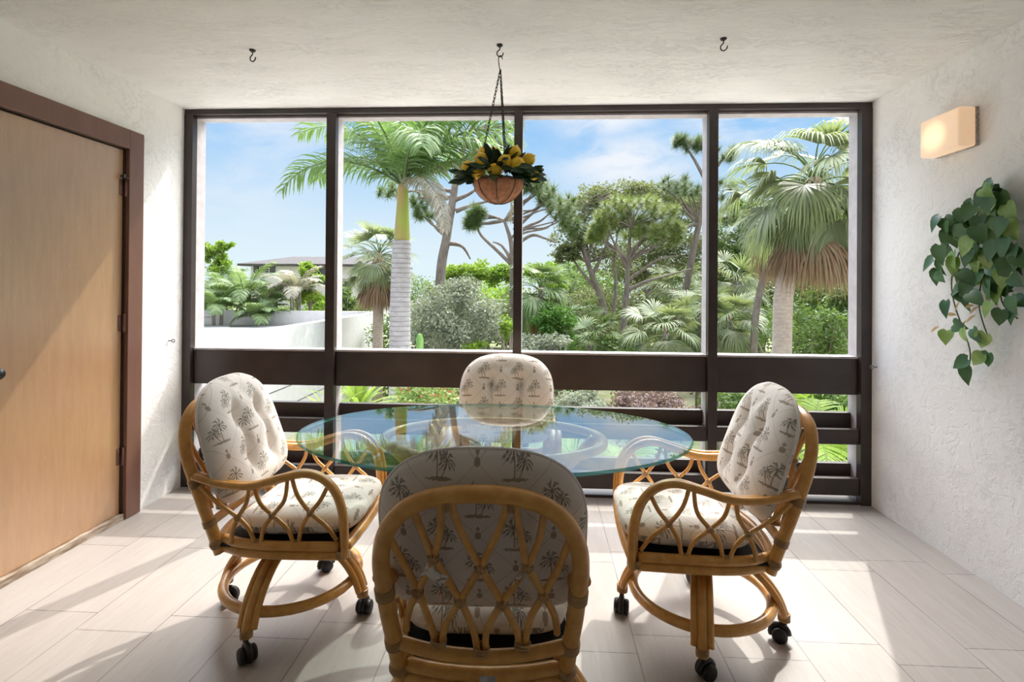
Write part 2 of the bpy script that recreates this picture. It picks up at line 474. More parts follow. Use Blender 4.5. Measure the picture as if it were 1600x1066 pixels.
M_outwall = mottled('white_exterior_render', (0.52, 0.52, 0.52), (0.47, 0.47, 0.47), 0.85, 5, (1, 1, 1), 0.2, 0.25, 0.02)
M_roof = mottled('dark_roof_tile', (0.085, 0.078, 0.075), (0.055, 0.05, 0.048), 0.8, 3, (1, 1, 4), 0.2)
M_dkwin = mottled('dark_window', (0.03, 0.035, 0.04), (0.05, 0.055, 0.06), 0.2, 3)
M_ground = mottled('sandy_grass_ground', (0.17, 0.23, 0.08), (0.33, 0.30, 0.21), 0.95, 0.8, (1, 1, 1), 0.1, 0.3, 0.1)


def ringed_trunk():
    m, nt, b = new_mat('ringed_grey_trunk', (0.6, 0.58, 0.6), 0.85, 0.2)
    s = nt.nodes.new('ShaderNodeSeparateXYZ'); t = nt.nodes.new('ShaderNodeTexCoord'); nt.links.new(t.outputs['Object'], s.inputs[0])
    n = noise(nt, coords(nt, 'Object', (2, 2, 5)), 3, 5, 0.65)
    z = X(nt, s.outputs[2]) + X(nt, n.outputs['Fac']) * 0.035
    ring = (z * 62.0).m('SINE').step(0.55, 0.95)
    c = mixc(nt, X(nt, n.outputs['Fac']).step(0.3, 0.7), (0.42, 0.405, 0.415), (0.31, 0.295, 0.30))
    c = mixc(nt, ring * 0.6, c, (0.17, 0.145, 0.14))
    nt.links.new(c, b.inputs['Base Color']); bump(nt, b, ring, -0.4, 0.01)
    return m


M_ringed = ringed_trunk()


def brick_coat():
    m, nt, b = new_mat('coir_liner', (0.45, 0.20, 0.10), 0.95, 0.1)
    n = noise(nt, coords(nt, 'Object'), 40, 5, 0.7)
    nt.links.new(mixc(nt, X(nt, n.outputs['Fac']).step(0.3, 0.7), (0.72, 0.36, 0.21), (0.46, 0.19, 0.10)), b.inputs['Base Color'])
    bump(nt, b, n.outputs['Fac'], 0.5, 0.01)
    return m


M_coir = brick_coat()
M_lemon = mottled('lemon_skin', (0.95, 0.56, 0.02), (0.97, 0.66, 0.06), 0.42, 16, (1, 1, 1), 0.4, 0.25, 0.003)
M_scbase = mottled('aged_white_metal', (0.7, 0.68, 0.63), (0.4, 0.32, 0.25), 0.6, 60)
M_tagwhite = mottled('clear_vinyl_tag', (0.55, 0.55, 0.55), (0.35, 0.35, 0.36), 0.2, 50)
M_screw = mottled('grey_steel', (0.16, 0.16, 0.16), (0.25, 0.25, 0.25), 0.4, 50, metal=0.6)

# ------------------------------------------------------------------ room shell
XL, XR, YW, HC = -2.301, 2.007, 3.2955, 2.44
YB = -1.6


def struct(name, mb, mat, smooth=False):
    o = mb.build(name, mat, None, smooth); o['kind'] = 'structure'; return o


struct('floor', MB().box((XL - 0.25, YB, -0.25), (XR + 0.25, 3.45, 0.0)), M_floor)
struct('ceiling', MB().box((XL - 0.25, YB, HC), (XR + 0.25, 3.45, HC + 0.35)), M_ceil)
struct('wall_right', MB().box((XR, YB, 0.0), (XR + 0.25, 3.45, HC)), M_wall)
wb = MB(); wb.box((XL, YB, 0), (-1.2, YB + 0.2, HC)); wb.box((1.2, YB, 0), (XR, YB + 0.2, HC)); wb.box((-1.2, YB, 2.1), (1.2, YB + 0.2, HC))
struct('wall_back', wb, M_wall)
d2 = thing('door_2', 'unseen sliding door behind the camera, panel added to control the rear light', 'door', (0, YB + 0.1, 0)); d2['kind'] = 'structure'
MB().box((-1.2, -0.02, 0.0), (1.2, 0.0, 2.1)).build('bounce_panel', mottled('rear_bounce_grey', (0.40, 0.39, 0.37), (0.46, 0.45, 0.43), 0.3, 2), d2, False)  # opaque panel added to block rear sky and bounce light on the chair
sf_ = MB()
for x in (-1.2, -0.03, 1.14): sf_.box((x, -0.03, 0), (x + 0.06, 0.02, 2.1))
sf_.build('door_frame', M_brown, d2, False)
DY0, DY1, DZ = 1.93, 2.808, 2.058     # door opening
wl = MB()
wl.box((XL - 0.25, YB, 0), (XL, DY0, HC)); wl.box((XL - 0.25, DY1, 0), (XL, 3.45, HC)); wl.box((XL - 0.25, DY0, DZ), (XL, DY1, HC))
struct('wall_left', wl, M_wall)

# door with casing, hinges, knob, bolt
door = thing('door_1', 'tan brown flush door in a dark brown casing', 'door', (XL, 2.37, 0)); door['kind'] = 'structure'
dl = lambda lo, hi: ((lo[0], lo[1] - 2.37, lo[2]), (hi[0], hi[1] - 2.37, hi[2]))
bevel_mod(MB().box(*dl((-0.055, DY0 + 0.004, 0.035), (-0.012, DY1 - 0.004, DZ - 0.006))).build('door_panel', M_door, door, False), 0.003)
cs = MB(); CW = 0.108
for (lo, hi) in (((-0.02, DY1 + 0.001, 0.002), (0.022, DY1 + CW, DZ + CW)), ((-0.02, DY0 - CW, 0.002), (0.022, DY0 - 0.001, DZ + CW)), ((-0.02, DY0 - 0.001, DZ + 0.001), (0.022, DY1 + 0.001, DZ + CW))):
    cs.box(*dl(lo, hi))
bevel_mod(cs.build('casing', M_casing, door, False), 0.003)
jb = MB()
jb.box(*dl((-0.12, DY1 - 0.003, 0), (0.0, DY1 + 0.001, DZ))); jb.box(*dl((-0.12, DY0 - 0.001, 0), (0.0, DY0 + 0.003, DZ))); jb.box(*dl((-0.12, DY0, DZ - 0.003), (0, DY1, DZ + 0.001)))
jb.box(*dl((-0.14, DY0, 0.0), (-0.12, DY1, DZ)))
jb.build('jamb', M_brown, door, False)
MB().box(*dl((-0.09, DY0 + 0.003, 0.0), (0.012, DY1 - 0.003, 0.034))).build('threshold', M_peel, door, False)
for z in (1.842, 1.09, 0.353):
    h = MB(); h.tube([(0.004, DY1 - 2.37 - 0.002, z - 0.05), (0.004, DY1 - 2.37 - 0.002, z + 0.05)], 0.008, 10)
    h.box((-0.012, DY1 - 2.37 - 0.03, z - 0.045), (-0.009, DY1 - 2.37, z + 0.045))
    h.build('hinge', M_casing, door)
bo = MB(); bo.tube([(0.012, DY1 - 2.37 - 0.035, 1.90), (0.016, DY1 - 2.37 + 0.045, 1.885)], 0.006, 8)
bo.tube([(0.0, DY1 - 2.37 - 0.03, 1.90), (0.02, DY1 - 2.37 - 0.03, 1.90)], 0.009, 8)
bo.build('latch_bolt', M_brown, door)
kn = MB(); kn.lathe([(0.0, 0.066), (0.018, 0.064), (0.027, 0.05), (0.026, 0.036), (0.012, 0.024), (0.011, 0.008), (0.03, 0.006), (0.031, -0.001)][::-1], 20, Matrix.Translation((-0.012, 2.095 - 2.37, 0.925)) @ Matrix.Rotation(PI / 2, 4, 'Y'))
kn.build('door_knob', M_black, door)

# ------------------------------------------------------------------ window wall
win = thing('window_1', 'dark brown framed screened opening with louvred rails below', 'window', (0, YW, 0)); win['kind'] = 'structure'
POSTS = [(-2.301, -2.245), (-1.362, -1.302), (-0.163, -0.110), (1.036, 1.092), (1.944, 2.007)]
ZT = 2.405
for i, (x0, x1) in enumerate(POSTS):
    bevel_mod(MB().box((x0, -0.012, 0.0), (x1, 0.035, ZT + 0.002)).build('post', M_brown, win, False), 0.002)
bevel_mod(MB().box((XL, -0.008, ZT + 0.002), (XR, 0.15, HC)).build('header', M_brown, win, False), 0.002)
for i in range(4):
    x0, x1 = POSTS[i][1], POSTS[i + 1][0]; fw = 0.013
    f = MB(); z0 = 0.882
    f.box((x0 - fw, 0.036, 0.0), (x0, 0.125, ZT)); f.box((x1, 0.036, 0.0), (x1 + fw, 0.125, ZT))
    f.box((x0, 0.036, ZT - 0.014), (x1, 0.12, ZT)); f.box((x0, 0.02, z0), (x1, 0.12, z0 + 0.012))
    f.build('screen_frame', M_alu, win, False)
    q = 0.002
    rails = [('rail', 0.02, 0.125, 0.662, 0.880), ('slat', 0.0, 0.04, 0.364, 0.456), ('slat', 0.088, 0.128, 0.405, 0.537),
             ('slat', 0.0, 0.04, 0.055, 0.158), ('slat', 0.088, 0.128, 0.09, 0.222), ('bottom_plate', 0.0, 0.13, 0.0, 0.018)]
    for (nm, ya, yb, za, zb) in rails:
        bevel_mod(MB().box((x0 + q, ya, za), (x1 - q, yb, zb)).build(nm, M_brown, win, False), 0.003)

# ------------------------------------------------------------------ chairs
LEAN = 0.31
fy = lambda z: -0.185 - LEAN * (z - 0.33)          # the plane of the back frame


def wrapped(mb, p, axis, r, n=4, w=0.0045, gap=0.0085, mi=0):
    """n turns of binding cane round a pole"""
    axis = Vector(axis).normalized(); u = axis.orthogonal().normalized(); v = axis.cross(u)
    for k in range(n):
        c = Vector(p) + axis * (k - (n - 1) / 2) * gap
        mb.tube([c + u * math.cos(2 * PI * j / 16) * r + v * math.sin(2 * PI * j / 16) * r for j in range(16)], w, 6, True)
    return mb


def knot(mb, p, n, r=0.0135):
    """crossed binding cane where two rods meet"""
    p = Vector(p); n = Vector(n).normalized(); up = Vector((0, 0, 1)); s = n.cross(up).normalized(); up = s.cross(n)
    for a in (0.7, -0.7, 0.0, PI / 2):
        d = s * math.cos(a) + up * math.sin(a)
        e = d.cross(n)
        for off in (-0.004, 0.004):
            c = p + e * off
            mb.tube([c + d * math.cos(2 * PI * j / 14) * r * 0.95 + n * math.sin(2 * PI * j / 14) * r * 1.05 for j in range(14)], 0.003, 5, True)
    return mb


def cushion(outline, th, dimples, lo, M, uvoff=(0, 0), nr=26, na=120, back=0.75, crease=None, fat=0.0):
    """a stuffed cushion: outline(theta)->(x, y); front bulges along +z; dimples [(x, y, depth, sigma)]"""
    mb = MB(); cx, cy = lo
    for side in (1, -1):
        idx = []
        for i in range(nr + 1):
            t = i / nr; rr = 1 - (1 - t) ** 1.35
            row = []
            for k in range(na):
                a = 2 * PI * k / na; ox, oy = outline(a)
                x, y = cx + (ox - cx) * rr, cy + (oy - cy) * rr
                h = (max(0.0, 1 - rr ** 3.2)) ** 0.5 * th / 2 * ((1.0 + fat * max(-1.0, min(1.0, (cy - y) / 0.23))) if side > 0 else back)
                if side > 0:
                    for (qx, qy, dd, sg) in dimples:
                        d2 = ((x - qx) ** 2 + (y - qy) ** 2) / sg ** 2
                        h -= dd * math.exp(-d2 ** 0.75) * min(1, (1 - rr) * 5)
                    if crease: h -= crease(x, y) * min(1, (1 - rr) * 4)
                p = Vector((x, y, h * side))
                row.append(len(mb.v)); mb.v.append(tuple(M @ p)); mb.uv[row[-1]] = (x + uvoff[0] + (0.0 if side > 0 else 0.037), y + uvoff[1] + (0.3 if side < 0 else 0) + (0.4 * max(0, rr - 0.92) * (1 if side > 0 else -1) * 0))
            idx.append(row)
        for i in range(nr):
            for k in range(na):
                l = (k + 1) % na; f = (idx[i][k], idx[i + 1][k], idx[i + 1][l], idx[i][l])
                mb.f.append(f if side > 0 else f[::-1]); mb.mi.append(0)
    return mb


def rounded(hw, hh, cx, cy, n_top, n_bot):
    """a superellipse outline, rounder at the top than at the bottom"""
    def f(a):
        c, s = math.cos(a), math.sin(a); n = n_top if s > 0 else n_bot
        return (cx + hw * abs(c) ** (2 / n) * (1 if c > 0 else -1), cy + hh * abs(s) ** (2 / n) * (1 if s > 0 else -1))
    return f


ARCH = [(0.205, 0.325), (0.213, 0.42), (0.224, 0.52), (0.229, 0.60), (0.232, 0.66), (0.225, 0.715), (0.205, 0.765), (0.165, 0.812), (0.10, 0.842), (0.0, 0.853)]
ARCH = ARCH + [(-x, z) for x, z in ARCH[:-1][::-1]]
# back lattice, read from the photograph: x from the middle, height
_K = lambda p: ((p[0] - 519) / 401.0 * 0.2285, 0.845 - (p[1] - 300) * (0.845 - 0.437) / 645.0)
RODS = [[(150, 470), (258, 700), (325, 915)], [(250, 340), (290, 450), (330, 550), (435, 730), (485, 850), (503, 945)],
        [(400, 300), (440, 430), (520, 585), (608, 735), (665, 850), (682, 935)], [(655, 310), (685, 470), (710, 580), (778, 705), (825, 800), (838, 885)],
        [(880, 460), (840, 580), (778, 705), (722, 810), (703, 925)], [(775, 350), (755, 470), (710, 580), (608, 735), (545, 850), (535, 950)],
        [(635, 300), (600, 420), (520, 585), (435, 730), (370, 840), (352, 935)], [(367, 305), (362, 430), (330, 550), (258, 700), (210, 800), (198, 885)]]
KNOTS = [(330, 550), (520, 585), (710, 580), (258, 700), (435, 730), (608, 735), (778, 705)]
FOOTKNOTS = [(338, 925), (519, 948), (692, 930)]
# arm: (forward, height) along the near arm of the chair by the door
ARM = [(-0.262, 0.610), (-0.20, 0.594), (-0.136, 0.583), (-0.04, 0.584), (0.055, 0.612), (0.135, 0.633), (0.20, 0.620), (0.25, 0.575), (0.276, 0.51), (0.285, 0.43), (0.284, 0.335)]
ARMX = [0.232, 0.236, 0.240, 0.245, 0.25, 0.252, 0.251, 0.249, 0.246, 0.242, 0.238]
ARODS = [[(-0.235, 0.585), (-0.17, 0.522), (-0.097, 0.471), (-0.055, 0.425), (-0.036, 0.372)], [(-0.034, 0.580), (-0.015, 0.525), (0.03, 0.482), (0.085, 0.43), (0.105, 0.372)],
         [(0.100, 0.626), (0.122, 0.555), (0.168, 0.494), (0.225, 0.445), (0.262, 0.395)], [(-0.054, 0.580), (-0.065, 0.525), (-0.097, 0.471), (-0.118, 0.42), (-0.124, 0.375)],
         [(0.086, 0.624), (0.074, 0.54), (0.03, 0.482), (-0.005, 0.43), (-0.015, 0.372)], [(0.232, 0.595), (0.204, 0.54), (0.168, 0.494), (0.135, 0.44), (0.122, 0.372)]]
AKNOTS = [(-0.097, 0.471), (0.03, 0.482), (0.168, 0.494)]
ax_at = lambda z: 0.237 + 0.013 * max(0.0, min(1.0, (z - 0.36) / 0.25))


def make_chair(label, loc, heading, base_turn=0.0, care=False):
    """heading 0 faces +Y; base_turn turns the castered base under the seat"""
    t = thing('rattan_armchair', label, 'chair', loc, heading, 'rattan swivel armchairs round the glass table')
    # back
    MB().tube([(x, fy(z), z) for x, z in ARCH], 0.0205, 14, smooth=6).build('back_frame', M_rattan, t)
    bow = lambda x: -0.028 * (1 - (x / 0.21) ** 2)
    MB().tube([(x, fy(0.43) + bow(x) * 0.8, 0.437 - 0.018 * (1 - (x / 0.21) ** 2)) for x in (-0.208, -0.15, -0.08, 0, 0.08, 0.15, 0.208)], 0.0165, 12, smooth=4).build('crossrail', M_rattan, t)
    for rod in RODS:
        pts = []
        for q in rod:
            x, z = _K(q); s = max(0.0, min(1.0, (z - 0.437) / 0.4))
            pts.append((x, fy(z) + bow(x) * (1 - s) + 0.004, z))
        MB().tube(pts, 0.0088, 9, smooth=5).build('lattice_rod', M_rattan, t)
    def bind(parent, fn, *a):
        mb = MB(); fn(mb, *a); return mb.build('binding', M_bind, parent)
    for q in KNOTS:
        x, z = _K(q); k = (z - 0.437) / 0.4; bind(t, knot, (x, fy(z) + bow(x) * (1 - k) + 0.002, z), (0, 1, LEAN), 0.0125)
    for q in FOOTKNOTS:
        x, z = _K(q); bind(t, wrapped, (x, fy(z) + bow(x), z + 0.006), (0.15, 0, 1), 0.0175, 3, 0.003, 0.006)
    for x in (-0.07, 0.07): bind(t, wrapped, (x, fy(0.835) + 0.002, 0.832), (1, 0, 0), 0.0215, 3, 0.003, 0.006)
    for s in (-1, 1):
        ax = Vector((s * 0.06, -LEAN, 1))
        bind(t, wrapped, (s * 0.2285, fy(0.585), 0.585), ax, 0.0215, 6, 0.0028, 0.0052)
        bind(t, wrapped, (s * 0.2155, fy(0.435), 0.437), ax, 0.0215, 5, 0.0028, 0.0052)
        xb = MB()
        for g_ in (1, -1): wrapped(xb, (s * 0.2085, fy(0.36), 0.36), Vector((s * g_ * 0.5, -0.3, 1)), 0.0225, 3, 0.003, 0.006)
        xb.build('binding', M_bind, t)
        bind(t, wrapped, (s * 0.238, 0.284, 0.35), (0, 0, 1), 0.0225, 5, 0.003, 0.0055)
    # arms, two poles side by side, with their lattice
    for s in (-1, 1):
        am = MB()
        am.tube([(s * (x - 0.012), y, z) for (y, z), x in zip(ARM, ARMX)], 0.0165, 12, smooth=5)
        am.tube([(s * (x + 0.014), y + 0.010 * (i > 4), z + 0.007) for i, ((y, z), x) in enumerate(zip(ARM, ARMX))], 0.0135, 12, smooth=5)
        a = am.build('arm', M_rattan, t)
        for rod in ARODS:
            MB().tube([(s * ax_at(z), y, z) for y, z in rod], 0.0078, 8, smooth=5).build('lattice_rod', M_rattan, a)
        for (y, z) in AKNOTS: bind(a, knot, (s * ax_at(z), y, z), (1, 0, 0), 0.0115)
        for (y, z) in ((-0.026, 0.378), (0.113, 0.378)): bind(a, wrapped, (s * 0.237, y, z), (0, 1, 0.1), 0.0125, 3, 0.003, 0.006)
    # seat frame: two stacked poles round three sides, a flat pole in front
    sf = MB()
    side = [(-0.19, -0.19), (-0.205, -0.15), (-0.228, -0.09), (-0.24, 0.0), (-0.242, 0.12), (-0.238, 0.27)]
    for z, r in ((0.372, 0.0175), (0.341, 0.0165)):
        for s in (-1, 1): sf.tube([(-s * x, y, z) for x, y in side], r, 12, smooth=5)
        sf.tube([(x, -0.193 - 0.03 * (1 - (x / 0.19) ** 2), z - 0.006) for x in (-0.19, -0.1, 0, 0.1, 0.19)], r, 12, smooth=5)
    sf.tube([(x, 0.287 + 0.012 * (1 - (x / 0.24) ** 2), 0.366) for x in (-0.23, -0.12, 0, 0.12, 0.23)], 0.021, 12, smooth=4)
    sf.build('seat_frame', M_rattan, t)
    MB().box((-0.222, -0.185, 0.352), (0.222, 0.275, 0.366), bev=0.006).build('seat_platform', M_web, t)
    # cushions
    sc = cushion(rounded(0.226, 0.232, 0, 0.090, 5.0, 5.0), 0.125, [(-0.075, 0.03, 0.018, 0.05), (0.075, 0.03, 0.018, 0.05), (-0.075, 0.17, 0.014, 0.05), (0.075, 0.17, 0.014, 0.05)], (0, 0.09),
                 Matrix.Translation((0, 0, 0.430)) @ Matrix.Rotation(0.03, 4, 'X'), (0.02, 0.03), back=1.0)
    sc.build('seat_cushion', M_fabric, t)
    n = Vector((0, 1, LEAN)).normalized(); u = Vector((0, -LEAN, 1)).normalized(); x_ = Vector((1, 0, 0))
    z0 = 0.470; o = Vector((0, fy(z0), z0)) + n * 0.078
    Mb = Matrix((( x_.x, u.x, n.x, o.x), (x_.y, u.y, n.y, o.y), (x_.z, u.z, n.z, o.z), (0, 0, 0, 1)))
    H2 = 0.232
    ol = rounded(0.251, H2, 0, H2, 2.75, 5.5)
    dm = [(-0.078, 0.30, 0.040, 0.038), (0.078, 0.30, 0.040, 0.038), (-0.078, 0.14, 0.036, 0.038), (0.078, 0.14, 0.036, 0.038), (0.0, 0.385, 0.010, 0.03)]

    def crease(x, y):
        c = 0.0
        for sx in (-0.078, 0.078): c += 0.030 * math.exp(-((x - sx) / 0.016) ** 2) * (1 if 0.13 < y < 0.31 else math.exp(-((y - (0.31 if y > 0.2 else 0.13)) / 0.05) ** 2))
        return c
    bc = cushion(ol, 0.152, dm, (0, H2), Mb, (0.06, 0.01), back=0.55, crease=crease, fat=0.22).build('back_cushion', M_fabric, t)
    pp = MB(); pp.tube([Mb @ Vector((*ol(2 * PI * k / 120), 0)) for k in range(120)], 0.0035, 6, True)
    pp.build('piping', M_fabric, bc)
    for (x, z, a, w) in ((-0.105, 0.655, 0.9, 1), (0.098, 0.655, -0.7, 1.1)):      # cloth ties knotted round the lattice
        tb = MB()
        for dz, da in ((0.0, 0.0), (-0.006, -0.55)):
            c = Vector((x, fy(z) - 0.013, z + dz)); pts = []
            for k in range(6):
                q = k / 5 - 0.5; pts.append(c + Vector((math.cos(a + da) * q * 0.058 * w, -0.004 + 0.006 * math.sin(k * 1.7), -math.sin(a + da) * q * 0.058 * w - 0.02 * q * q)))
            vs = []
            for p in pts: vs += [p + Vector((0.004, 0, 0.007)), p + Vector((-0.004, -0.004, -0.007))]
            vs2 = [p + Vector((0, 0.004, 0)) for p in vs]
            m = len(pts); fs = []
            for k in range(m - 1):
                fs.append((2 * k, 2 * k + 1, 2 * k + 3, 2 * k + 2)); fs.append((2 * m + 2 * k, 2 * m + 2 * k + 2, 2 * m + 2 * k + 3, 2 * m + 2 * k + 1))
                fs.append((2 * k, 2 * k + 2, 2 * m + 2 * k + 2, 2 * m + 2 * k)); fs.append((2 * k + 1, 2 * m + 2 * k + 1, 2 * m + 2 * k + 3, 2 * k + 3))
            tb.add(vs + vs2, fs)
        for k, p in enumerate(tb.v): tb.uv[k] = (p[0] * 2, p[2] * 2)
        tb.build('cloth_tie', M_fabric, bc)
    # swivel base
    MB().lathe([(0.0, 0.236), (0.052, 0.238), (0.055, 0.25), (0.055, 0.30), (0.075, 0.315), (0.12, 0.328), (0.12, 0.345), (0.0, 0.346)], 28).build('swivel_hub', M_black, t)
    RR = 0.252
    MB().tube([(RR * math.cos(2 * PI * k / 48), RR * math.sin(2 * PI * k / 48), 0.142) for k in range(48)], 0.019, 12, True).build('base_ring', M_rattan, t)
    for q in range(4):
        a = base_turn + q * PI / 2; D = Vector((math.cos(a), math.sin(a), 0)); S = Vector((-D.y, D.x, 0))
        prof = [(0.035, 0.292), (0.10, 0.288), (0.165, 0.268), (0.222, 0.225), (0.268, 0.165), (0.292, 0.105), (0.297, 0.078)]
        lg = MB()
        for off, r, cut in ((0.0, 0.0185, 7), (0.026, 0.0125, 6), (-0.026, 0.0125, 6)):
            lg.tube([D * rr + S * off + Vector((0, 0, z)) for rr, z in prof[:cut]], r, 10, smooth=4)
        leg = lg.build('leg', M_rattan, t)
        wrapped(MB(), D * 0.2952 + Vector((0, 0, 0.092)), (0, 0, 1), 0.0195, 5, 0.003, 0.0058).build('binding', M_bind, leg)
        ca = MB(); c = D * 0.297
        tr = a + 0.9 + q * 0.7; d = Vector((math.cos(tr), math.sin(tr), 0)); w = Vector((-d.y, d.x, 0))
        ca.tube([c + Vector((0, 0, 0.05)), c + Vector((0, 0, 0.08))], 0.009, 10)
        hub = c + d * 0.016
        arc = [hub + d * math.cos(b) * 0.030 + Vector((0, 0, 0.0285 + math.sin(b) * 0.030)) for b in [PI * k / 8 for k in range(-1, 9)]]
        ca.tube(arc, 0.011, 8)
        cst = ca.build('caster', M_black, t)
        wh = MB()
        for s in (-1, 1):
            mid = hub + w * (0.017 * s) + Vector((0, 0, 0.0275))
            rot = Matrix.Translation(mid) @ w.to_track_quat('Z', 'Y').to_matrix().to_4x4()
            wh.lathe([(0.0, -0.012), (0.022, -0.012), (0.027, -0.007), (0.0275, 0.0), (0.027, 0.007), (0.022, 0.012), (0.0, 0.012)], 22, rot)
        wh.build('caster_wheel', M_rubber, cst)
    if care:
        cl = MB(); M = Matrix.Translation((0.016, fy(0.36) - 0.069, 0.366)) @ Matrix.Rotation(-0.15, 4, 'X')
        cl.box((-0.019, -0.0008, -0.045), (0.019, 0.0008, 0.022), 0, M)
        tag(cl.build('care_tag', M_tagwhite, t, False), 'shiny grey vinyl care tag')
    return t


make_chair('rattan armchair facing away, its lattice back and crossed canes in full view', (-0.140, 1.505, 0), 0.03, 0.1, True)
make_chair('rattan armchair with tufted palm print cushions on the side of the brown door', (-0.985, 2.09, 0), -PI / 2 + 0.02, -0.12)
make_chair('rattan armchair with tufted palm print cushions on the side of the ivy wall', (0.630, 2.085, 0), PI / 2 - 0.04, -0.22)
make_chair('rattan armchair behind the glass table, its back to the dark brown rails', (-0.172, 2.60, 0), PI, 0.3)

# ------------------------------------------------------------------ glass table
TX, TY, TZ, TA, TB = -0.1765, 2.068, 0.740, 0.7625, 0.4825
tbl = thing('dining_table', 'oval clear glass dining table on a rattan pedestal between the four armchairs', 'table', (TX, TY, 0))
g = MB(); NT = 128; th = 0.012
prof = [(1.0, TZ - 0.0028), (0.9965, TZ), (0.0, TZ)]
ring = lambda off, z: [(math.cos(2 * PI * k / NT) * (TA - off), math.sin(2 * PI * k / NT) * (TB - off), z) for k in range(NT)]
rows = [ring(0.003, TZ), ring(0.0, TZ - 0.003), ring(0.0, TZ - th + 0.003), ring(0.003, TZ - th)]
vs = [p for r_ in rows for p in r_]; fs = []; 
g.add(vs, [])
for i in range(3):
    for k in range(NT):
        l = (k + 1) % NT; g.f.append((i * NT + k, (i + 1) * NT + k, (i + 1) * NT + l, i * NT + l)); g.mi.append(1)
g.f.append(tuple(range(NT))); g.mi.append(0); g.f.append(tuple(3 * NT + k for k in range(NT))[::-1]); g.mi.append(0)
g.build('glass_top', [M_glass, M_glass_edge], tbl, False)
b = MB(); ra, rb = 0.43, 0.27
for z, s in ((TZ - th - 0.0185, 1.0), (0.06, 0.62)):
    b2 = MB(); b2.tube([(math.cos(2 * PI * k / 64) * ra * s, math.sin(2 * PI * k / 64) * rb * s, z) for k in range(64)], 0.018, 12, True)
    b2.build('top_ring' if s == 1.0 else 'foot_ring', M_rattan, tbl)
for q in range(6):
    a = q * PI / 3 + 0.26; c, s = math.cos(a), math.sin(a)
    MB().tube([(c * ra * k, s * rb * k, z) for k, z in ((0.97, TZ - th - 0.025), (0.80, 0.63), (0.52, 0.50), (0.36, 0.36), (0.38, 0.22), (0.50, 0.11), (0.64, 0.021))], 0.0195, 12, smooth=5).build('leg', M_rattan, tbl)
wrapped(MB(), (0, 0, 0.36), (0, 0, 1), 0.15, 7, 0.004, 0.009).build('binding', M_bind, tbl)

# ------------------------------------------------------------------ ceiling hooks and hanging basket
HOOKS = [(-1.388, 2.461, 'small black ceiling hook with nothing on it, on the door side'), (-0.193, 2.45, 'black ceiling hook that holds the basket of lemons'), (0.825, 2.423, 'small black ceiling hook with nothing on it, on the lamp side')]
for (x, y, lab) in HOOKS:
    h = thing('ceiling_hook', lab, 'hook', (x, y, HC), R.uniform(-0.4, 0.4) if x != -0.193 else 0.2, 'ceiling hooks')
    MB().lathe([(0.0, -0.011), (0.008, -0.010), (0.014, -0.005), (0.015, 0.0)], 18).build('base', M_black, h)
    MB().tube([(0, 0, -0.008), (0.0, 0, -0.022), (-0.011, 0, -0.034), (-0.010, 0, -0.050), (0.003, 0, -0.056), (0.014, 0, -0.048), (0.017, 0, -0.036)], 0.0028, 8, smooth=5).build('hook', M_black, h)

BX, BY, BZ, BR = -0.193, 2.45, 1.80, 0.117
bk = thing('hanging_basket', 'coir lined wire basket of lemons hung on black chains', 'basket', (BX, BY, BZ))
hem = [(BR * math.cos(a), -0.104 * math.sin(a)) for a in [PI / 2 * k / 12 for k in range(13)]]
prof = [(max(r, 0.0), z) for r, z in hem][::-1]
MB().lathe([(0.0, -0.104)] + prof[1:] + [(BR * 0.93, 0.0), (BR * 0.85, -0.02), (0.0, -0.025)], 40).build('coir_liner', M_coir, bk)
wf = MB(); wr = BR + 0.002
wf.tube([(wr * math.cos(2 * PI * k / 48), wr * math.sin(2 * PI * k / 48), 0.001) for k in range(48)], 0.0024, 8, True)
for q in range(8):
    a = q * PI / 4 + PI / 8 * 0 - 0.02
    wf.tube([(wr * math.cos(b_) * math.cos(a), wr * math.cos(b_) * math.sin(a), -0.107 * math.sin(b_)) for b_ in [PI / 2 * k / 12 for k in range(13)]], 0.0016, 6)
wf.build('wire_frame', M_black, bk)
top = Vector((0.004, 0, HC - 0.118 - BZ))
for (a, nm) in ((PI * 0.97, 0), (-0.62, 1), (0.95, 2)):
    ch = MB(); e = Vector((BR * math.cos(a) * (1.0 if nm == 0 else 0.45), BR * math.sin(a) * 0.6, 0.0)) if nm else Vector((-BR * 0.83, -0.03, 0.0))
    L = (e - top).length; N = int(L / 0.017); dr = (e - top).normalized(); u = dr.orthogonal().normalized(); v = dr.cross(u)
    for k in range(N):
        c = top + dr * (k + 0.5) * L / N; w = u if k % 2 else v
        ch.tube([c + dr * math.cos(2 * PI * j / 10) * 0.0118 + w * math.sin(2 * PI * j / 10) * 0.0046 for j in range(10)], 0.0017, 5, True)
    ch.build('chain', M_black, bk)
MB().tube([top + Vector((0, 0, -0.01)), top + Vector((-0.006, 0, 0.02)), top + Vector((-0.009, 0, 0.05)), top + Vector((-0.004, 0, 0.066)), top + Vector((0.006, 0, 0.064)), top + Vector((0.009, 0, 0.05))], 0.0022, 7, smooth=5).build('chain_hook', M_black, bk)


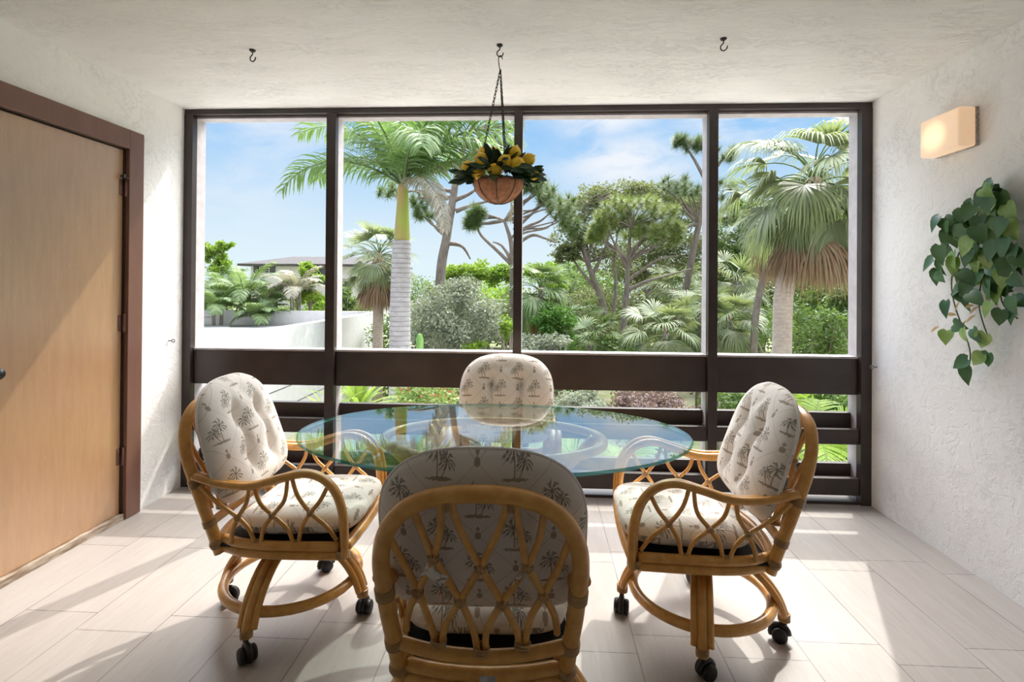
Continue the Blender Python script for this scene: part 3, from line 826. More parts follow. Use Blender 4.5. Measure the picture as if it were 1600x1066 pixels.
def leaf_blade(mb, base, d, nrm, L, W, mi=0, fold=0.25, curl=0.3, heart=False):
    """a leaf with a midrib fold and a drooping tip"""
    d = Vector(d).normalized(); nrm = Vector(nrm); nrm = nrm - d * nrm.dot(d)
    nrm = nrm.normalized() if nrm.length > 1e-5 else d.orthogonal().normalized()
    s = d.cross(nrm); base = Vector(base)
    prof = ((-0.12, 0.42), (0.0, 0.80), (0.18, 1.0), (0.42, 0.90), (0.68, 0.56), (0.87, 0.22), (1.0, 0.0)) if heart else ((0.0, 0.06), (0.15, 0.5), (0.35, 0.92), (0.55, 1.0), (0.75, 0.72), (0.9, 0.36), (1.0, 0.0))
    mid, lft, rgt = [], [], []
    for t, w in prof:
        tm = max(t, 0.0)
        c = base + d * (L * tm) - nrm * (curl * L * tm * tm)
        e = base + d * (L * t) - nrm * (curl * L * t * t)
        mid.append(c); lft.append(e + s * (W / 2 * w) + nrm * (fold * W / 2 * w)); rgt.append(e - s * (W / 2 * w) + nrm * (fold * W / 2 * w))
    n = len(prof); fs = []
    for i in range(n - 1):
        fs.append((i, n + i, n + i + 1, i + 1)); fs.append((2 * n + i, i, i + 1, 2 * n + i + 1))
    mb.add(mid + lft + rgt, fs, mi)


fol = MB(); rb_ = random.Random(3)
for k in range(92):
    a = rb_.uniform(0, 2 * PI); el = rb_.uniform(-0.25, 1.15); rr = rb_.uniform(0.06, 0.115) if el < 0.5 else rb_.uniform(0.0, 0.09)
    base = Vector((rr * math.cos(a), rr * math.sin(a), 0.012 + max(0, el) * 0.06))
    d = Vector((math.cos(a) * math.cos(el), math.sin(a) * math.cos(el), math.sin(el)))
    leaf_blade(fol, base, d, (0, 0, 1) if abs(d.z) < 0.9 else (1, 0, 0), rb_.uniform(0.055, 0.095), rb_.uniform(0.024, 0.036), 0, 0.25, 0.15)
for (a0, el0) in ((PI * 0.98, 0.12), (PI * 1.02, -0.25), (PI * 1.15, -0.1), (0.0, 0.1), (-0.2, -0.12), (0.12, 0.3)):
    for k in range(4):
        base = Vector((math.cos(a0) * (0.095 + 0.022 * k), math.sin(a0) * (0.095 + 0.022 * k), 0.02 + el0 * 0.03 * k))
        a = a0 + (0.6 if k % 2 else -0.6); el = el0 + 0.15
        leaf_blade(fol, base, (math.cos(a) * math.cos(el), math.sin(a) * math.cos(el), math.sin(el)), (0, -1, 0.55), 0.082, 0.038, 0, 0.2, 0.15)
for k in range(46):
    a = rb_.uniform(PI, 2 * PI) if k % 4 else rb_.uniform(0, PI); el = rb_.uniform(-0.35, 0.5); rr = rb_.uniform(0.085, 0.125)
    leaf_blade(fol, (rr * math.cos(a), rr * math.sin(a), 0.006 + rb_.uniform(0, 0.05)), (math.cos(a) * math.cos(el) * 1.3, math.sin(a) * math.cos(el) * 0.6, math.sin(el)), (0, -1, 0.6), rb_.uniform(0.065, 0.095), rb_.uniform(0.030, 0.040), 0, 0.2, 0.2)
for k in range(16):
    a = rb_.uniform(0, 2 * PI); rr = rb_.uniform(0, 0.07)
    leaf_blade(fol, (rr * math.cos(a), rr * math.sin(a), 0.06), (0.5 * math.cos(a), 0.5 * math.sin(a), 1), (0.3, -1, 0), rb_.uniform(0.06, 0.085), 0.032, 0, 0.2, 0.1)
fol.build('foliage', L_lemon, bk)
lem = MB()
lprof = [(0.0, -0.039), (0.005, -0.0385), (0.012, -0.0345), (0.022, -0.026), (0.030, -0.012), (0.0325, 0.002), (0.030, 0.016), (0.022, 0.028), (0.011, 0.0355), (0.006, 0.039), (0.0035, 0.043), (0.0, 0.0435)]
lemon_mesh = None
# (photo x, photo y, metres nearer to the camera than the basket's middle, tilt, spin)
LEM = [(773, 267, 0.088, 1.3, -1.57), (752, 250, 0.060, 0.6, 1.9), (747, 270, 0.072, 1.0, -1.9), (733, 262, 0.040, 1.2, 2.6), (788, 254, 0.070, 0.8, -0.7), (808, 257, 0.066, 0.9, 0.6),
       (803, 240, 0.030, 0.4, 0.3), (772, 241, 0.030, 0.9, 2.2), (757, 240, 0.000, 0.3, 2.0), (825, 250, 0.000, 1.0, 0.2), (834, 274, 0.025, 1.3, 0.1)]
for i, (px, py, near, tl, sp) in enumerate(LEM):
    p = at(px, py, BY - near)
    if lemon_mesh is None:
        o = lem.lathe(lprof, 22).build('lemon', M_lemon); lemon_mesh = o.data
    else:
        o = bpy.data.objects.new('lemon', lemon_mesh); COL.objects.link(o)
    s = 1.0 if i < 8 else (0.95 if i < 10 else 0.7)
    o.matrix_world = Matrix.Translation(p) @ Matrix.Rotation(sp, 4, 'Z') @ Matrix.Rotation(tl, 4, 'Y') @ Matrix.Scale(s, 4)
    tag(o, 'yellow lemon among dark leaves in the hanging basket', 'lemon', 'lemons in the hanging basket')

# ------------------------------------------------------------------ wall lamp, ivy, screw eyes
sc = thing('wall_sconce', 'lit alabaster box lamp high on the stucco wall above the ivy', 'lamp', (XR, 2.63, 2.06))
m_sh, nt, b_ = new_mat('lit_alabaster', (0.88, 0.76, 0.62), 0.45, 0.4)
cdv = coords(nt, 'Object'); sp_ = nt.nodes.new('ShaderNodeSeparateXYZ'); nt.links.new(cdv, sp_.inputs[0])
hx, hy, hz = (X(nt, sp_.outputs[i]) for i in range(3))
bulb = ((hy - 0.035) * (hy - 0.035) + (hz + 0.005) * (hz + 0.005) * 1.3).below(0.0, 0.010)
nn = noise(nt, cdv, 14, 4, 0.6)
b_.inputs['Emission Color'].default_value = (1.0, 0.60, 0.32, 1)
nt.links.new((0.24 + bulb * 0.42 + X(nt, nn.outputs['Fac']) * 0.06).v, b_.inputs['Emission Strength'])
nt.links.new(mixc(nt, nn.outputs['Fac'], (0.90, 0.80, 0.68), (0.80, 0.66, 0.52)), b_.inputs['Base Color'])
MB().box((-0.018, -0.118, -0.09), (-0.001, 0.132, 0.09)).build('back_plate', M_scbase, sc, False)
MB().box((-0.094, -0.123, -0.092), (-0.016, 0.127, 0.092), bev=0.012).build('shade', m_sh, sc)
ivy = thing('hanging_ivy', 'silk ivy with heart shaped green leaves trailing down the stucco wall', 'plant', (XR, 2.50, 1.78))


def ivy_pt(px, py, off):
    """photo pixel on the plane `off` metres in front of the ivy wall, in the ivy's own frame"""
    d = _rot @ Vector(((px - 800.0) / F_PX, -(py - 442.28) / F_PX, -1.0)); t = (XR - off - CAM.x) / d.x
    return CAM + d * t - Vector((XR, 2.50, 1.78))


st = MB(); lf = MB(); ri = random.Random(11)
trails = [[(1545, 300), (1505, 335), (1478, 390), (1462, 430)], [(1545, 300), (1520, 350), (1490, 420), (1490, 470), (1515, 545), (1512, 580)],
          [(1550, 305), (1545, 370), (1535, 430), (1530, 480), (1545, 530)], [(1555, 305), (1572, 370), (1575, 430), (1572, 490)], [(1550, 300), (1560, 400), (1565, 470), (1590, 498)]]
for tr in trails:
    pts = [ivy_pt(px, py, 0.05 + 0.02 * ri.random()) for px, py in tr]
    st.tube([Vector((-0.01, pts[0].y, pts[0].z))] + pts, 0.0028, 6, smooth=6)
LEAF = [(1549, 288, 0), (1535, 300, 1), (1520, 318, 0), (1508, 330, 0), (1555, 315, 1), (1545, 330, 1), (1530, 345, 0), (1568, 318, 0), (1570, 345, 0), (1495, 345, 0), (1482, 350, 0), (1475, 345, 0), (1485, 362, 0),
        (1500, 362, 1), (1515, 372, 1), (1540, 360, 1), (1555, 375, 0), (1572, 372, 0), (1530, 385, 0), (1547, 395, 1), (1565, 395, 0), (1585, 388, 0), (1510, 393, 1), (1520, 400, 1), (1468, 388, 0), (1458, 405, 0), (1490, 400, 1),
        (1466, 425, 0), (1500, 430, 0), (1515, 440, 0), (1535, 425, 0), (1550, 420, 0), (1570, 420, 1), (1580, 435, 0), (1500, 450, 0), (1515, 460, 0), (1560, 450, 1), (1580, 465, 0), (1478, 470, 0), (1565, 490, 0), (1585, 490, 0), (1548, 478, 1),
        (1490, 505, 0), (1505, 515, 1), (1480, 520, 1), (1520, 515, 0), (1540, 520, 1), (1545, 550, 0), (1535, 555, 1), (1512, 565, 0), (1510, 580, 0), (1556, 340, 0), (1525, 360, 0), (1580, 410, 0), (1592, 400, 0), (1545, 440, 0), (1562, 300, 0), (1515, 345, 0), (1545, 312, 0)]
for (px, py, k) in LEAF:
    for rep in range(2 if py < 470 else 1):
        p = ivy_pt(px + ri.uniform(-5, 5) * rep * 1.6, py + ri.uniform(-7, 3), (0.06 if rep == 0 else 0.03) + 0.07 * ri.random() * (1 if py < 420 else 0.5))
        a = ri.gauss(0.0, 0.6); d = Vector((ri.uniform(-0.45, 0.05), math.sin(a), -math.cos(a)))
        leaf_blade(lf, p, d, (-1, ri.uniform(-0.7, 0.4), ri.uniform(0.0, 0.7)), ri.uniform(0.075, 0.10) * (0.85 if py > 460 else 1), ri.uniform(0.062, 0.085) * (0.85 if py > 460 else 1), k if rep == 0 else (0 if ri.random() < 0.7 else 1), 0.22, 0.25, True)
for (px, py) in ((1508, 480), (1530, 478), (1495, 492), (1525, 492), (1510, 500), (1468, 510), (1540, 462), (1500, 470), (1545, 448)):
    a = ri.uniform(-2, 2)
    leaf_blade(lf, ivy_pt(px, py, 0.06), (-0.3, math.sin(a), -math.cos(a)), (-1, 0.2, 0.2), 0.06, 0.018, 2, 0.2, 0.2)
st.build('stem', leaf_mat('ivy_stem', (0.12, 0.22, 0.05), (0.3, 0.25, 0.1), 8, 0.0), ivy)
lf.build('foliage', [L_ivy, L_ivy2, L_ivyb], ivy)

for (x, y, z, s, lab) in ((XL, 3.16, 0.955, 1, 'small steel screw eye in the stucco wall beside the door casing'), (XR, 3.235, 0.845, -1, 'small steel screw eye in the stucco wall between the ivy and the dark window post')):
    o = thing('screw_eye', lab, 'hook', (x, y, z))
    MB().tube([(0, 0, 0), (s * 0.022, 0, 0)], 0.0035, 8).build('shank', M_screw, o)
    MB().tube([(s * (0.031 + 0.009 * math.cos(2 * PI * k / 16)), 0, 0.009 * math.sin(2 * PI * k / 16)) for k in range(16)], 0.0032, 6, True).build('ring', M_screw, o)

# ================================================================== outdoors
GZ = -2.7
struct('ground', MB().box((-90, 3.6, GZ - 0.3), (90, 140, GZ)), M_ground)


def strip(mb, pts, widths, side, mi=0):
    """a ribbon through pts"""
    vs = []; n = len(pts)
    for p, w in zip(pts, widths): vs += [p + side * w, p - side * w]
    mb.add(vs, [(2 * i, 2 * i + 1, 2 * i + 3, 2 * i + 2) for i in range(n - 1)], mi)


def pinnate(rng, base, az, elev, L, bend, nl=44, ll=0.75, droop=0.9, mats=None, lw=0.022, planes=1, parent=None, sag=0.0):
    """a feather palm frond that arches from base"""
    mb = MB(); pts = []; d0 = Vector((math.cos(az), math.sin(az), 0)); p = Vector(base); e = elev; n = 16
    for i in range(n + 1):
        pts.append(p.copy()); p = p + (d0 * math.cos(e) + Vector((0, 0, 1)) * math.sin(e)) * (L / n); e -= bend / n * (0.5 + 1.0 * i / n)
    mb.tube(pts, [0.030 * (1 - i / n) * (L / 3) + 0.005 for i in range(n + 1)], 5, mi=1)
    side = Vector((-d0.y, d0.x, 0))
    for k in range(nl):
        t = 0.10 + 0.90 * (k + 0.5) / nl; f = t * n; i = min(int(f), n - 1); c = pts[i].lerp(pts[i + 1], f - i); tg = (pts[i + 1] - pts[i]).normalized()
        up = side.cross(tg) * -1
        if up.z < 0: up = -up
        l = ll * (math.sin(PI * min(1, 0.15 + 0.8 * t)) ** 0.6) * rng.uniform(0.85, 1.1)
        for s in (-1, 1):
            lift = rng.choice((0.0, 0.5, -0.4)[:planes] or (0.0,)) + rng.uniform(-0.12, 0.12)
            dd = (side * s + tg * (0.55 + 0.5 * t) + up * lift).normalized()
            q = [c]; v = dd.copy()
            for j in range(3):
                q.append(q[-1] + v * (l / 3)); v = (v + Vector((0, 0, -droop * (0.35 + 0.25 * j)))).normalized()
            w_ = tg if abs(dd.dot(tg)) < 0.9 else up
            strip(mb, q, [lw * 0.5, lw, lw * 0.75, 0.002], (w_ - dd * w_.dot(dd)).normalized())
    return mb.build('frond', mats, parent)


def fan(rng, base, az, elev, pet, rad, nseg, droop, mats, parent=None, mi=0, spread=2.3, lw=0.028, name='frond'):
    """a fan palm leaf: petiole, then segments that radiate and hang at the tips"""
    mb = MB(); d0 = Vector((math.cos(az), math.sin(az), 0)); e = elev; p = Vector(base); pts = [p.copy()]
    for i in range(6):
        p = p + (d0 * math.cos(e) + Vector((0, 0, 1)) * math.sin(e)) * (pet / 6); e -= 0.12 + droop * 0.06; pts.append(p.copy())
    mb.tube(pts, [0.022, 0.02, 0.018, 0.016, 0.014, 0.012, 0.010], 5, mi=1 if len(mats) > 1 else 0)
    tg = (pts[-1] - pts[-2]).normalized(); side = (Vector((-d0.y, d0.x, 0)) + Vector((0, 0, rng.uniform(-0.6, 0.6)))); side = (side - tg * side.dot(tg)).normalized(); up = tg.cross(side)
    if up.z < 0 and elev > -0.6: up = -up
    for k in range(nseg):
        a = (k / (nseg - 1) - 0.5) * spread * 1.25 + rng.uniform(-0.03, 0.03)
        l = rad * (1.0 - 0.22 * (abs(a) / 1.6) ** 2) * rng.uniform(0.9, 1.06)
        dd = (tg * math.cos(a) + side * math.sin(a) + up * (0.22 * abs(math.sin(a)) + rng.uniform(-0.05, 0.05))).normalized()
        sd = (side * math.cos(a) - tg * math.sin(a)).normalized(); v = dd.copy(); q = [pts[-1]]
        for j in range(5):
            q.append(q[-1] + v * (l / 5)); v = (v + Vector((0, 0, -droop * (0.05 + 0.16 * j)))).normalized()
        strip(mb, q, [lw * 0.25, lw * 0.9, lw * 1.1, lw * 0.8, lw * 0.45, 0.002], sd, mi)
    return mb.build(name, mats, parent)


def tree_root(name, label, cat, base, group=None): return thing(name, label, cat, base, 0, group)


def trunk_mb(pts, r, seg=10, sm=4): return MB().tube(pts, r, seg, smooth=sm)


def sabal(rng, name, label, base, crown, r_trunk, nf, rad, pet, skirt, mats_live, bend=None, nseg=34, group='fan palms beyond the rails', lw=0.028, droop=1.0, dead_n=14, skirt_len=1.0, dead_el=-0.8, boot=1.5):
    t = tree_root(name, label, 'palm tree', base, group); b0 = Vector(base); c = Vector(crown) - b0
    pts = [Vector((0, 0, 0))] + [Vector(q) - b0 for q in (bend or [])] + [c]
    trunk_mb(pts, [r_trunk * 1.05] + [r_trunk] * (len(pts) - 2) + [r_trunk * 0.9], 14).build('trunk', M_sabtrunk if r_trunk > 0.1 else M_bark, t)
    MB().tube([c + Vector((0, 0, -0.7)), c + Vector((0, 0, -0.3)), c + Vector((0, 0, 0.15))], [r_trunk * 1.05, r_trunk * boot, r_trunk * 0.6], 12).build('boot_fibre', M_fibre, t)
    for k in range(nf):
        az = k * 2.39996 + rng.uniform(-0.2, 0.2); u = (k + 0.5) / nf
        el = 1.40 - 1.80 * u + rng.uniform(-0.12, 0.12)
        fan(rng, c + Vector((0, 0, 0.12 - 0.35 * u)), az, el, pet * rng.uniform(0.6, 1.25), rad * rng.uniform(0.78, 1.12), nseg, droop * (0.35 + 0.9 * u), mats_live, t, lw=lw)
    for k in range(dead_n if skirt else 0):
        az = k * 2.39996 + 0.7
        fan(rng, c + Vector((0, 0, -0.3)), az, dead_el + rng.uniform(-0.25, 0.15), pet * 0.75, rad * skirt_len * rng.uniform(0.8, 1.1), max(14, nseg // 2), 2.2, [L_dead, M_fibre], t, lw=lw, name='dead_frond', spread=1.7)
    return t


def leaf_cloud(mb, rng, c, rad, n, size, clumps=14, mi=0, flat=0.0, cr=0.38):
    """leaves gathered in clumps inside an ellipsoid"""
    c = Vector(c); cl = []
    for _ in range(clumps):
        while True:
            q = Vector((rng.uniform(-1, 1), rng.uniform(-1, 1), rng.uniform(-1, 1)))
            if 0.25 < q.length < 1: break
        cl.append(q * 0.82)
    for _ in range(n):
        k = rng.choice(cl); o = Vector((rng.gauss(0, 1), rng.gauss(0, 1), rng.gauss(0, 1)))
        o = o.normalized() * (rng.random() ** 0.45) * cr
        p = k + o; p = c + Vector((p.x * rad[0], p.y * rad[1], p.z * rad[2]))
        d = Vector((rng.gauss(0, 1), rng.gauss(0, 1), rng.gauss(0, 0.7) - 0.2)).normalized(); s = d.cross(Vector((rng.gauss(0, 1), rng.gauss(0, 1), rng.gauss(0, 1)))).normalized()
        l = size * rng.uniform(0.6, 1.25); w = l * 0.27
        mb.add([p, p + d * (l * 0.5) + s * w, p + d * l, p + d * (l * 0.5) - s * w], [(0, 1, 2, 3)], mi)


def needle_puff(mb, rng, c, r, n=70, w=0.010, mi=0, up=0.35):
    c = Vector(c)
    for _ in range(n):
        d = Vector((rng.gauss(0, 1), rng.gauss(0, 1), rng.gauss(0, 1) + up)).normalized(); s = d.orthogonal().normalized(); l = r * rng.uniform(0.65, 1.1)
        mb.add([c + s * w, c + d * l, c - s * w], [(0, 1, 2)], mi)


def branchy(rng, start, ends, r0, mb, wob=0.12):
    for e in ends:
        a, b = Vector(start), Vector(e); L = (b - a).length
        pts = [a] + [a.lerp(b, t) + Vector((rng.uniform(-1, 1), rng.uniform(-1, 1), rng.uniform(-0.6, 1))) * wob * L * 0.5 for t in (0.3, 0.6, 0.85)] + [b]
        mb.tube(pts, [r0, r0 * 0.8, r0 * 0.6, r0 * 0.4, r0 * 0.22], 6, smooth=3)


def bush(name, label, cat, px, py, depth, rx, rz, mat, n=2500, size=0.09, clumps=22, seed=1, group=None, ry=None, stems=True, cr=0.38, extra=None):
    rng = random.Random(seed); c = at(px, py, depth); t = tree_root(name, label, cat, (c.x, c.y, GZ), group)
    cz = c.z - GZ; mb = MB(); leaf_cloud(mb, rng, (0, 0, cz), (rx, ry or rx, rz), n, size, clumps, cr=cr)
    if cz - rz > 0.25:
        leaf_cloud(mb, rng, (0, 0, (cz - rz * 0.5) / 2), (rx * 0.8, (ry or rx) * 0.8, (cz - rz * 0.5) / 2 + 0.2), n // 3, size, clumps)
    mats = [mat]
    if extra:
        mats.append(extra[0])
        k = len(mb.f); leaf_cloud(mb, rng, (0, 0, cz), (rx * 1.02, (ry or rx) * 1.02, rz * 1.04), extra[1], extra[2], clumps * 2, mi=1, cr=0.25)
    mb.build('foliage', mats, t)
    sm = MB()
    for k in range(5):
        a = k * 1.26 + 0.4; sm.tube([(0.08 * math.cos(a), 0.08 * math.sin(a), 0.0), (rx * 0.25 * math.cos(a), rx * 0.25 * math.sin(a), cz * 0.55), (rx * 0.5 * math.cos(a), rx * 0.5 * math.sin(a), cz + rz * 0.2)], [0.04, 0.03, 0.012], 6, smooth=3)
    sm.build('stem', M_bark, t)
    return t


def tree(name, label, cat, base_px, base_depth, trunk, crowns, mat, bark=None, r0=0.13, n=1800, size=0.12, seed=1, group=None, branches=(), puffs=False, puff_r=0.3, puff_n=60, clumps=14, pw=0.011, cr=0.38):
    """trunk: [(px, py)] from the ground up; crowns: [(px, py, rx, rz, dy)]; branches: [[(px, py, dy), ...]]"""
    rng = random.Random(seed); D = base_depth
    p0 = at(base_px[0], base_px[1], D); b0 = Vector((p0.x, p0.y, GZ)); t = tree_root(name, label, cat, b0, group)
    P = [Vector((0, 0, 0))] + [at(px, py, D) - b0 for px, py in trunk]
    rs = [r0 * 1.1] + [r0 * (1 - 0.72 * (i + 1) / len(trunk)) for i in range(len(trunk))]
    MB().tube(P, rs, 10, smooth=5).build('trunk', bark or M_bark, t)
    bm_ = MB()
    for br in branches:
        q = [at(px, py, D + dy) - b0 for px, py, dy in br]; m = len(q)
        bm_.tube(q, [r0 * 0.42 * (1 - 0.8 * i / (m - 1)) + 0.006 for i in range(m)], 6, smooth=5)
    fo = MB()
    for (px, py, rx, rz, dy) in crowns:
        c = at(px, py, D + dy) - b0
        near = min(P[1:], key=lambda q: (q - c).length + max(0, q.z - c.z) * 2)
        if (near - c).length > 0.3: branchy(rng, near, [c + Vector((rng.uniform(-rx, rx) * 0.4, rng.uniform(-rx, rx) * 0.4, rng.uniform(-0.3, 0.5) * rz)) for _ in range(3)], r0 * 0.28, bm_)
        if puffs:
            for _ in range(clumps):
                while True:
                    q = Vector((rng.uniform(-1, 1), rng.uniform(-1, 1), rng.uniform(-1, 1)))
                    if q.length < 1: break
                needle_puff(fo, rng, c + Vector((q.x * rx, q.y * rx, q.z * rz)), puff_r * rng.uniform(0.8, 1.2), puff_n, pw)
        else:
            leaf_cloud(fo, rng, c, (rx, rx, rz), n, size, clumps, cr=cr)
    if bm_.v: bm_.build('branch', bark or M_bark, t)
    if fo.v: fo.build('foliage', mat, t)
    return t


def areca(rng, label, px, py, depth, h, nf, L, mats, group='feather palms beyond the parapet', name='areca_palm', ll=0.5, lw=0.02, droop=0.5, nl=26):
    c = at(px, py, depth); t = tree_root(name, label, 'palm tree', (c.x, c.y, GZ), group); zt = max(0.2, c.z - GZ)
    sm = MB()
    for k in range(4):
        a = k * 1.57; sm.tube([(0.10 * math.cos(a), 0.10 * math.sin(a), 0), (0.22 * math.cos(a), 0.22 * math.sin(a), zt)], [0.05, 0.035], 7)
    sm.build('stem', M_bark, t)
    for k in range(nf):
        az = k * 2.39996 + rng.uniform(-0.2, 0.2); u = (k + 0.5) / nf
        pinnate(rng, (0.15 * math.cos(az), 0.15 * math.sin(az), zt - 0.1), az, 1.4 - 1.0 * u, L * rng.uniform(0.85, 1.1), 1.3 + 0.8 * u, nl, ll, droop, mats, lw, 1, t)
    return t


def strap_plant(rng, name, label, cat, px, py, depth, n, L, mat, group=None, w=0.035):
    c = at(px, py, depth); t = tree_root(name, label, cat, (c.x, c.y, GZ), group); z0 = c.z - GZ
    MB().tube([(0, 0, 0), (0.02, 0, z0 * 0.5), (0, 0.02, z0)], [0.06, 0.05, 0.04], 8).build('stem', M_bark, t)
    lv = MB()
    for k in range(n):
        az = k * 2.39996; e = 1.45 - 1.5 * k / n; v = Vector((math.cos(az) * math.cos(e), math.sin(az) * math.cos(e), math.sin(e))); q = [Vector((0, 0, z0 - 0.02))]
        l = L * rng.uniform(0.8, 1.1)
        for j in range(5): q.append(q[-1] + v * (l / 5)); v = (v + Vector((0, 0, -0.10 - 0.05 * j))).normalized()
        strip(lv, q, [w * 0.6, w, w, w * 0.8, w * 0.5, 0.002], Vector((-math.sin(az), math.cos(az), 0)))
    lv.build('foliage', mat, t)
    return t


struct('ceiling_bounce_slab', MB().box((-5.8, 3.7, GZ), (16, 10.5, GZ + 0.03)), mottled('pale_bounce', (0.78, 0.75, 0.71), (0.70, 0.67, 0.63), 0.9, 2))  # unseen pale slab, added to bounce daylight up to the ceiling

# --- white neighbouring roof with its parapet
nb = thing('parapet_building', 'low white building with a sunlit rendered parapet wall round its flat roof', 'building', (-6.5, 15, GZ))
pb = MB(); zt = 0.2 - GZ
pb.box((-0.30, -9.5, 0), (0.0, 6.6, zt)); pb.box((-20, 6.3, 0), (-0.30, 6.6, zt)); pb.box((-20, -9.5, 0), (-19.7, 6.3, zt)); pb.box((-20, -9.8, 0), (0.0, -9.5, zt))
pb.build('parapet_wall', M_outwall, nb, False)
MB().box((-19.7, -9.5, zt - 0.75), (-0.30, 6.3, zt - 0.6)).build('flat_roof', M_outwall, nb, False)
cg = MB()
for z in (1.35, 0.85): cg.box((0.0, -9.5, z), (0.006, 6.6, z + 0.02))
cg.build('score_line', M_roof, nb, False)
MB().box((-15.5, 6.285, zt - 0.30), (-7.0, 6.30, zt - 0.28)).build('roof_flashing', M_roof, nb, False)

# --- distant white house with dark hip roof
DH = 62.0
hc = at(470, 440, DH); hs = thing('distant_house', 'large white house with dark hipped roof far behind the parapet', 'house', (hc.x, DH, GZ))


def hx_(px, py, d=DH): return at(px, py, d) - Vector((hc.x, DH, GZ))


wl_, wr_ = hx_(392, 412), hx_(600, 415)
ze = hx_(470, 413).z
MB().box((wl_.x, 0, 0), (wr_.x, 9, ze)).build('wall', M_outwall, hs, False)
rf = MB(); rz_ = hx_(455, 398).z; e = 1.0
a_, b__ = hx_(378, 410).x, wr_.x + e
rf.add([(a_, -e, ze), (b__, -e, ze), (b__, 10, ze), (a_, 10, ze), (hx_(430, 400).x, 4.5, rz_), (hx_(560, 400).x, 4.5, rz_), (a_, -e, ze - 0.25), (b__, -e, ze - 0.25), (b__, 10, ze - 0.25), (a_, 10, ze - 0.25)],
       [(0, 1, 5, 4), (1, 2, 5), (2, 3, 4, 5), (3, 0, 4), (6, 7, 1, 0), (7, 8, 2, 1), (8, 9, 3, 2), (9, 6, 0, 3), (9, 8, 7, 6)])
rf.build('roof', M_roof, hs, False)
for (px, py, w, h_) in ((401, 419, 0.7, 1.1), (408, 419, 0.7, 1.1), (415, 419, 0.7, 1.1), (426, 419, 0.7, 1.1), (492, 420, 1.2, 1.2), (503, 430, 0.9, 2.4), (548, 450, 1.4, 2.0), (560, 466, 1.2, 1.8)):
    c = hx_(px, py); MB().box((c.x - w / 2, -0.08, c.z - h_ / 2), (c.x + w / 2, 0.02, c.z + h_ / 2)).build('window', M_dkwin, hs, False)
hs2 = thing('distant_bungalow', 'white house front with dark windows between the fan palm and the parapet', 'house', (at(575, 460, 48).x, 48, GZ))
ox = at(575, 460, 48).x; zt_ = at(575, 436, 48).z - GZ; x0, x1 = at(525, 450, 48).x - ox, at(600, 450, 48).x - ox
MB().box((x0, 0, 0), (x1, 6, zt_)).build('wall', M_outwall, hs2, False)
r2 = MB(); r2.add([(x0 - 0.6, -0.6, zt_), (x1 + 0.6, -0.6, zt_), (x1 + 0.6, 6.6, zt_), (x0 - 0.6, 6.6, zt_), (x0 + 1, 3, zt_ + 0.7), (x1 - 1, 3, zt_ + 0.7)], [(0, 1, 5, 4), (1, 2, 5), (2, 3, 4, 5), (3, 0, 4), (3, 2, 1, 0)])
r2.build('roof', M_roof, hs2, False)
for px, py in ((540, 452), (585, 452)):
    c = at(px, py, 48) - Vector((ox, 48, GZ)); MB().box((c.x - 0.5, -0.08, c.z - 0.7), (c.x + 0.5, 0.02, c.z + 0.7)).build('window', M_dkwin, hs2, False)

# --- royal palm
rg = random.Random(21)
rp0 = at(625, 545, 11.0); RB = Vector((rp0.x, 11.0, GZ))
royal = tree_root('royal_palm', 'royal palm with smooth ringed grey trunk and green crownshaft', 'palm tree', RB)
RT = at(628, 376, 11.0) - RB; RC = at(630, 288, 11.0) - RB
MB().tube([Vector((0, 0, 0)), Vector((0.01, 0, 1.2)), at(625, 500, 11) - RB, at(627, 420, 11) - RB, RT], [0.25, 0.235, 0.215, 0.205, 0.185], 24, smooth=8).build('trunk', M_ringed, royal)
MB().tube([RT + Vector((0, 0, -0.02)), RT + Vector((0.0, 0, 0.12)), RT.lerp(RC, 0.5), RC], [0.17, 0.165, 0.135, 0.10], 18, smooth=5).build('crownshaft', M_shaft, royal)
# (azimuth, elevation, length, bend): azimuth 0 is +X, pi/2 away from the house
for (az, el, L, bd, gr) in ((PI, 0.62, 2.95, 1.75, 0), (PI * 0.93, 1.05, 3.2, 1.6, 0), (PI * 1.08, 1.25, 3.3, 1.4, 0), (2.2, 1.3, 3.2, 1.3, 0), (PI * 1.4, 1.1, 3.0, 1.6, 0), (PI * 1.62, 0.75, 2.9, 1.8, 0), (0.15, 1.05, 3.1, 1.8, 0), (-0.12, 0.65, 2.8, 2.0, 0), (0.6, 1.3, 3.2, 1.6, 0),
                        (-0.7, 1.2, 3.1, 1.7, 0), (1.3, 1.0, 3.0, 1.6, 0), (1.57, 1.45, 3.2, 0.9, 0), (-0.35, 0.9, 2.8, 2.0, 0), (2.7, 0.8, 2.9, 1.8, 0), (0.05, 1.35, 3.2, 2.2, 0), (-0.95, 0.15, 2.6, 1.75, 1), (0.15, 0.75, 3.3, 2.9, 1)):
    pinnate(rg, RC + Vector((0, 0, -0.05)), az, el, L, bd, 84 if not gr else 110, 0.78 if not gr else 0.42, 0.95 if not gr else 1.8, [L_royal if not gr else L_deadgrey, L_palm if not gr else L_deadgrey], 0.019 if not gr else 0.016, 3, royal)

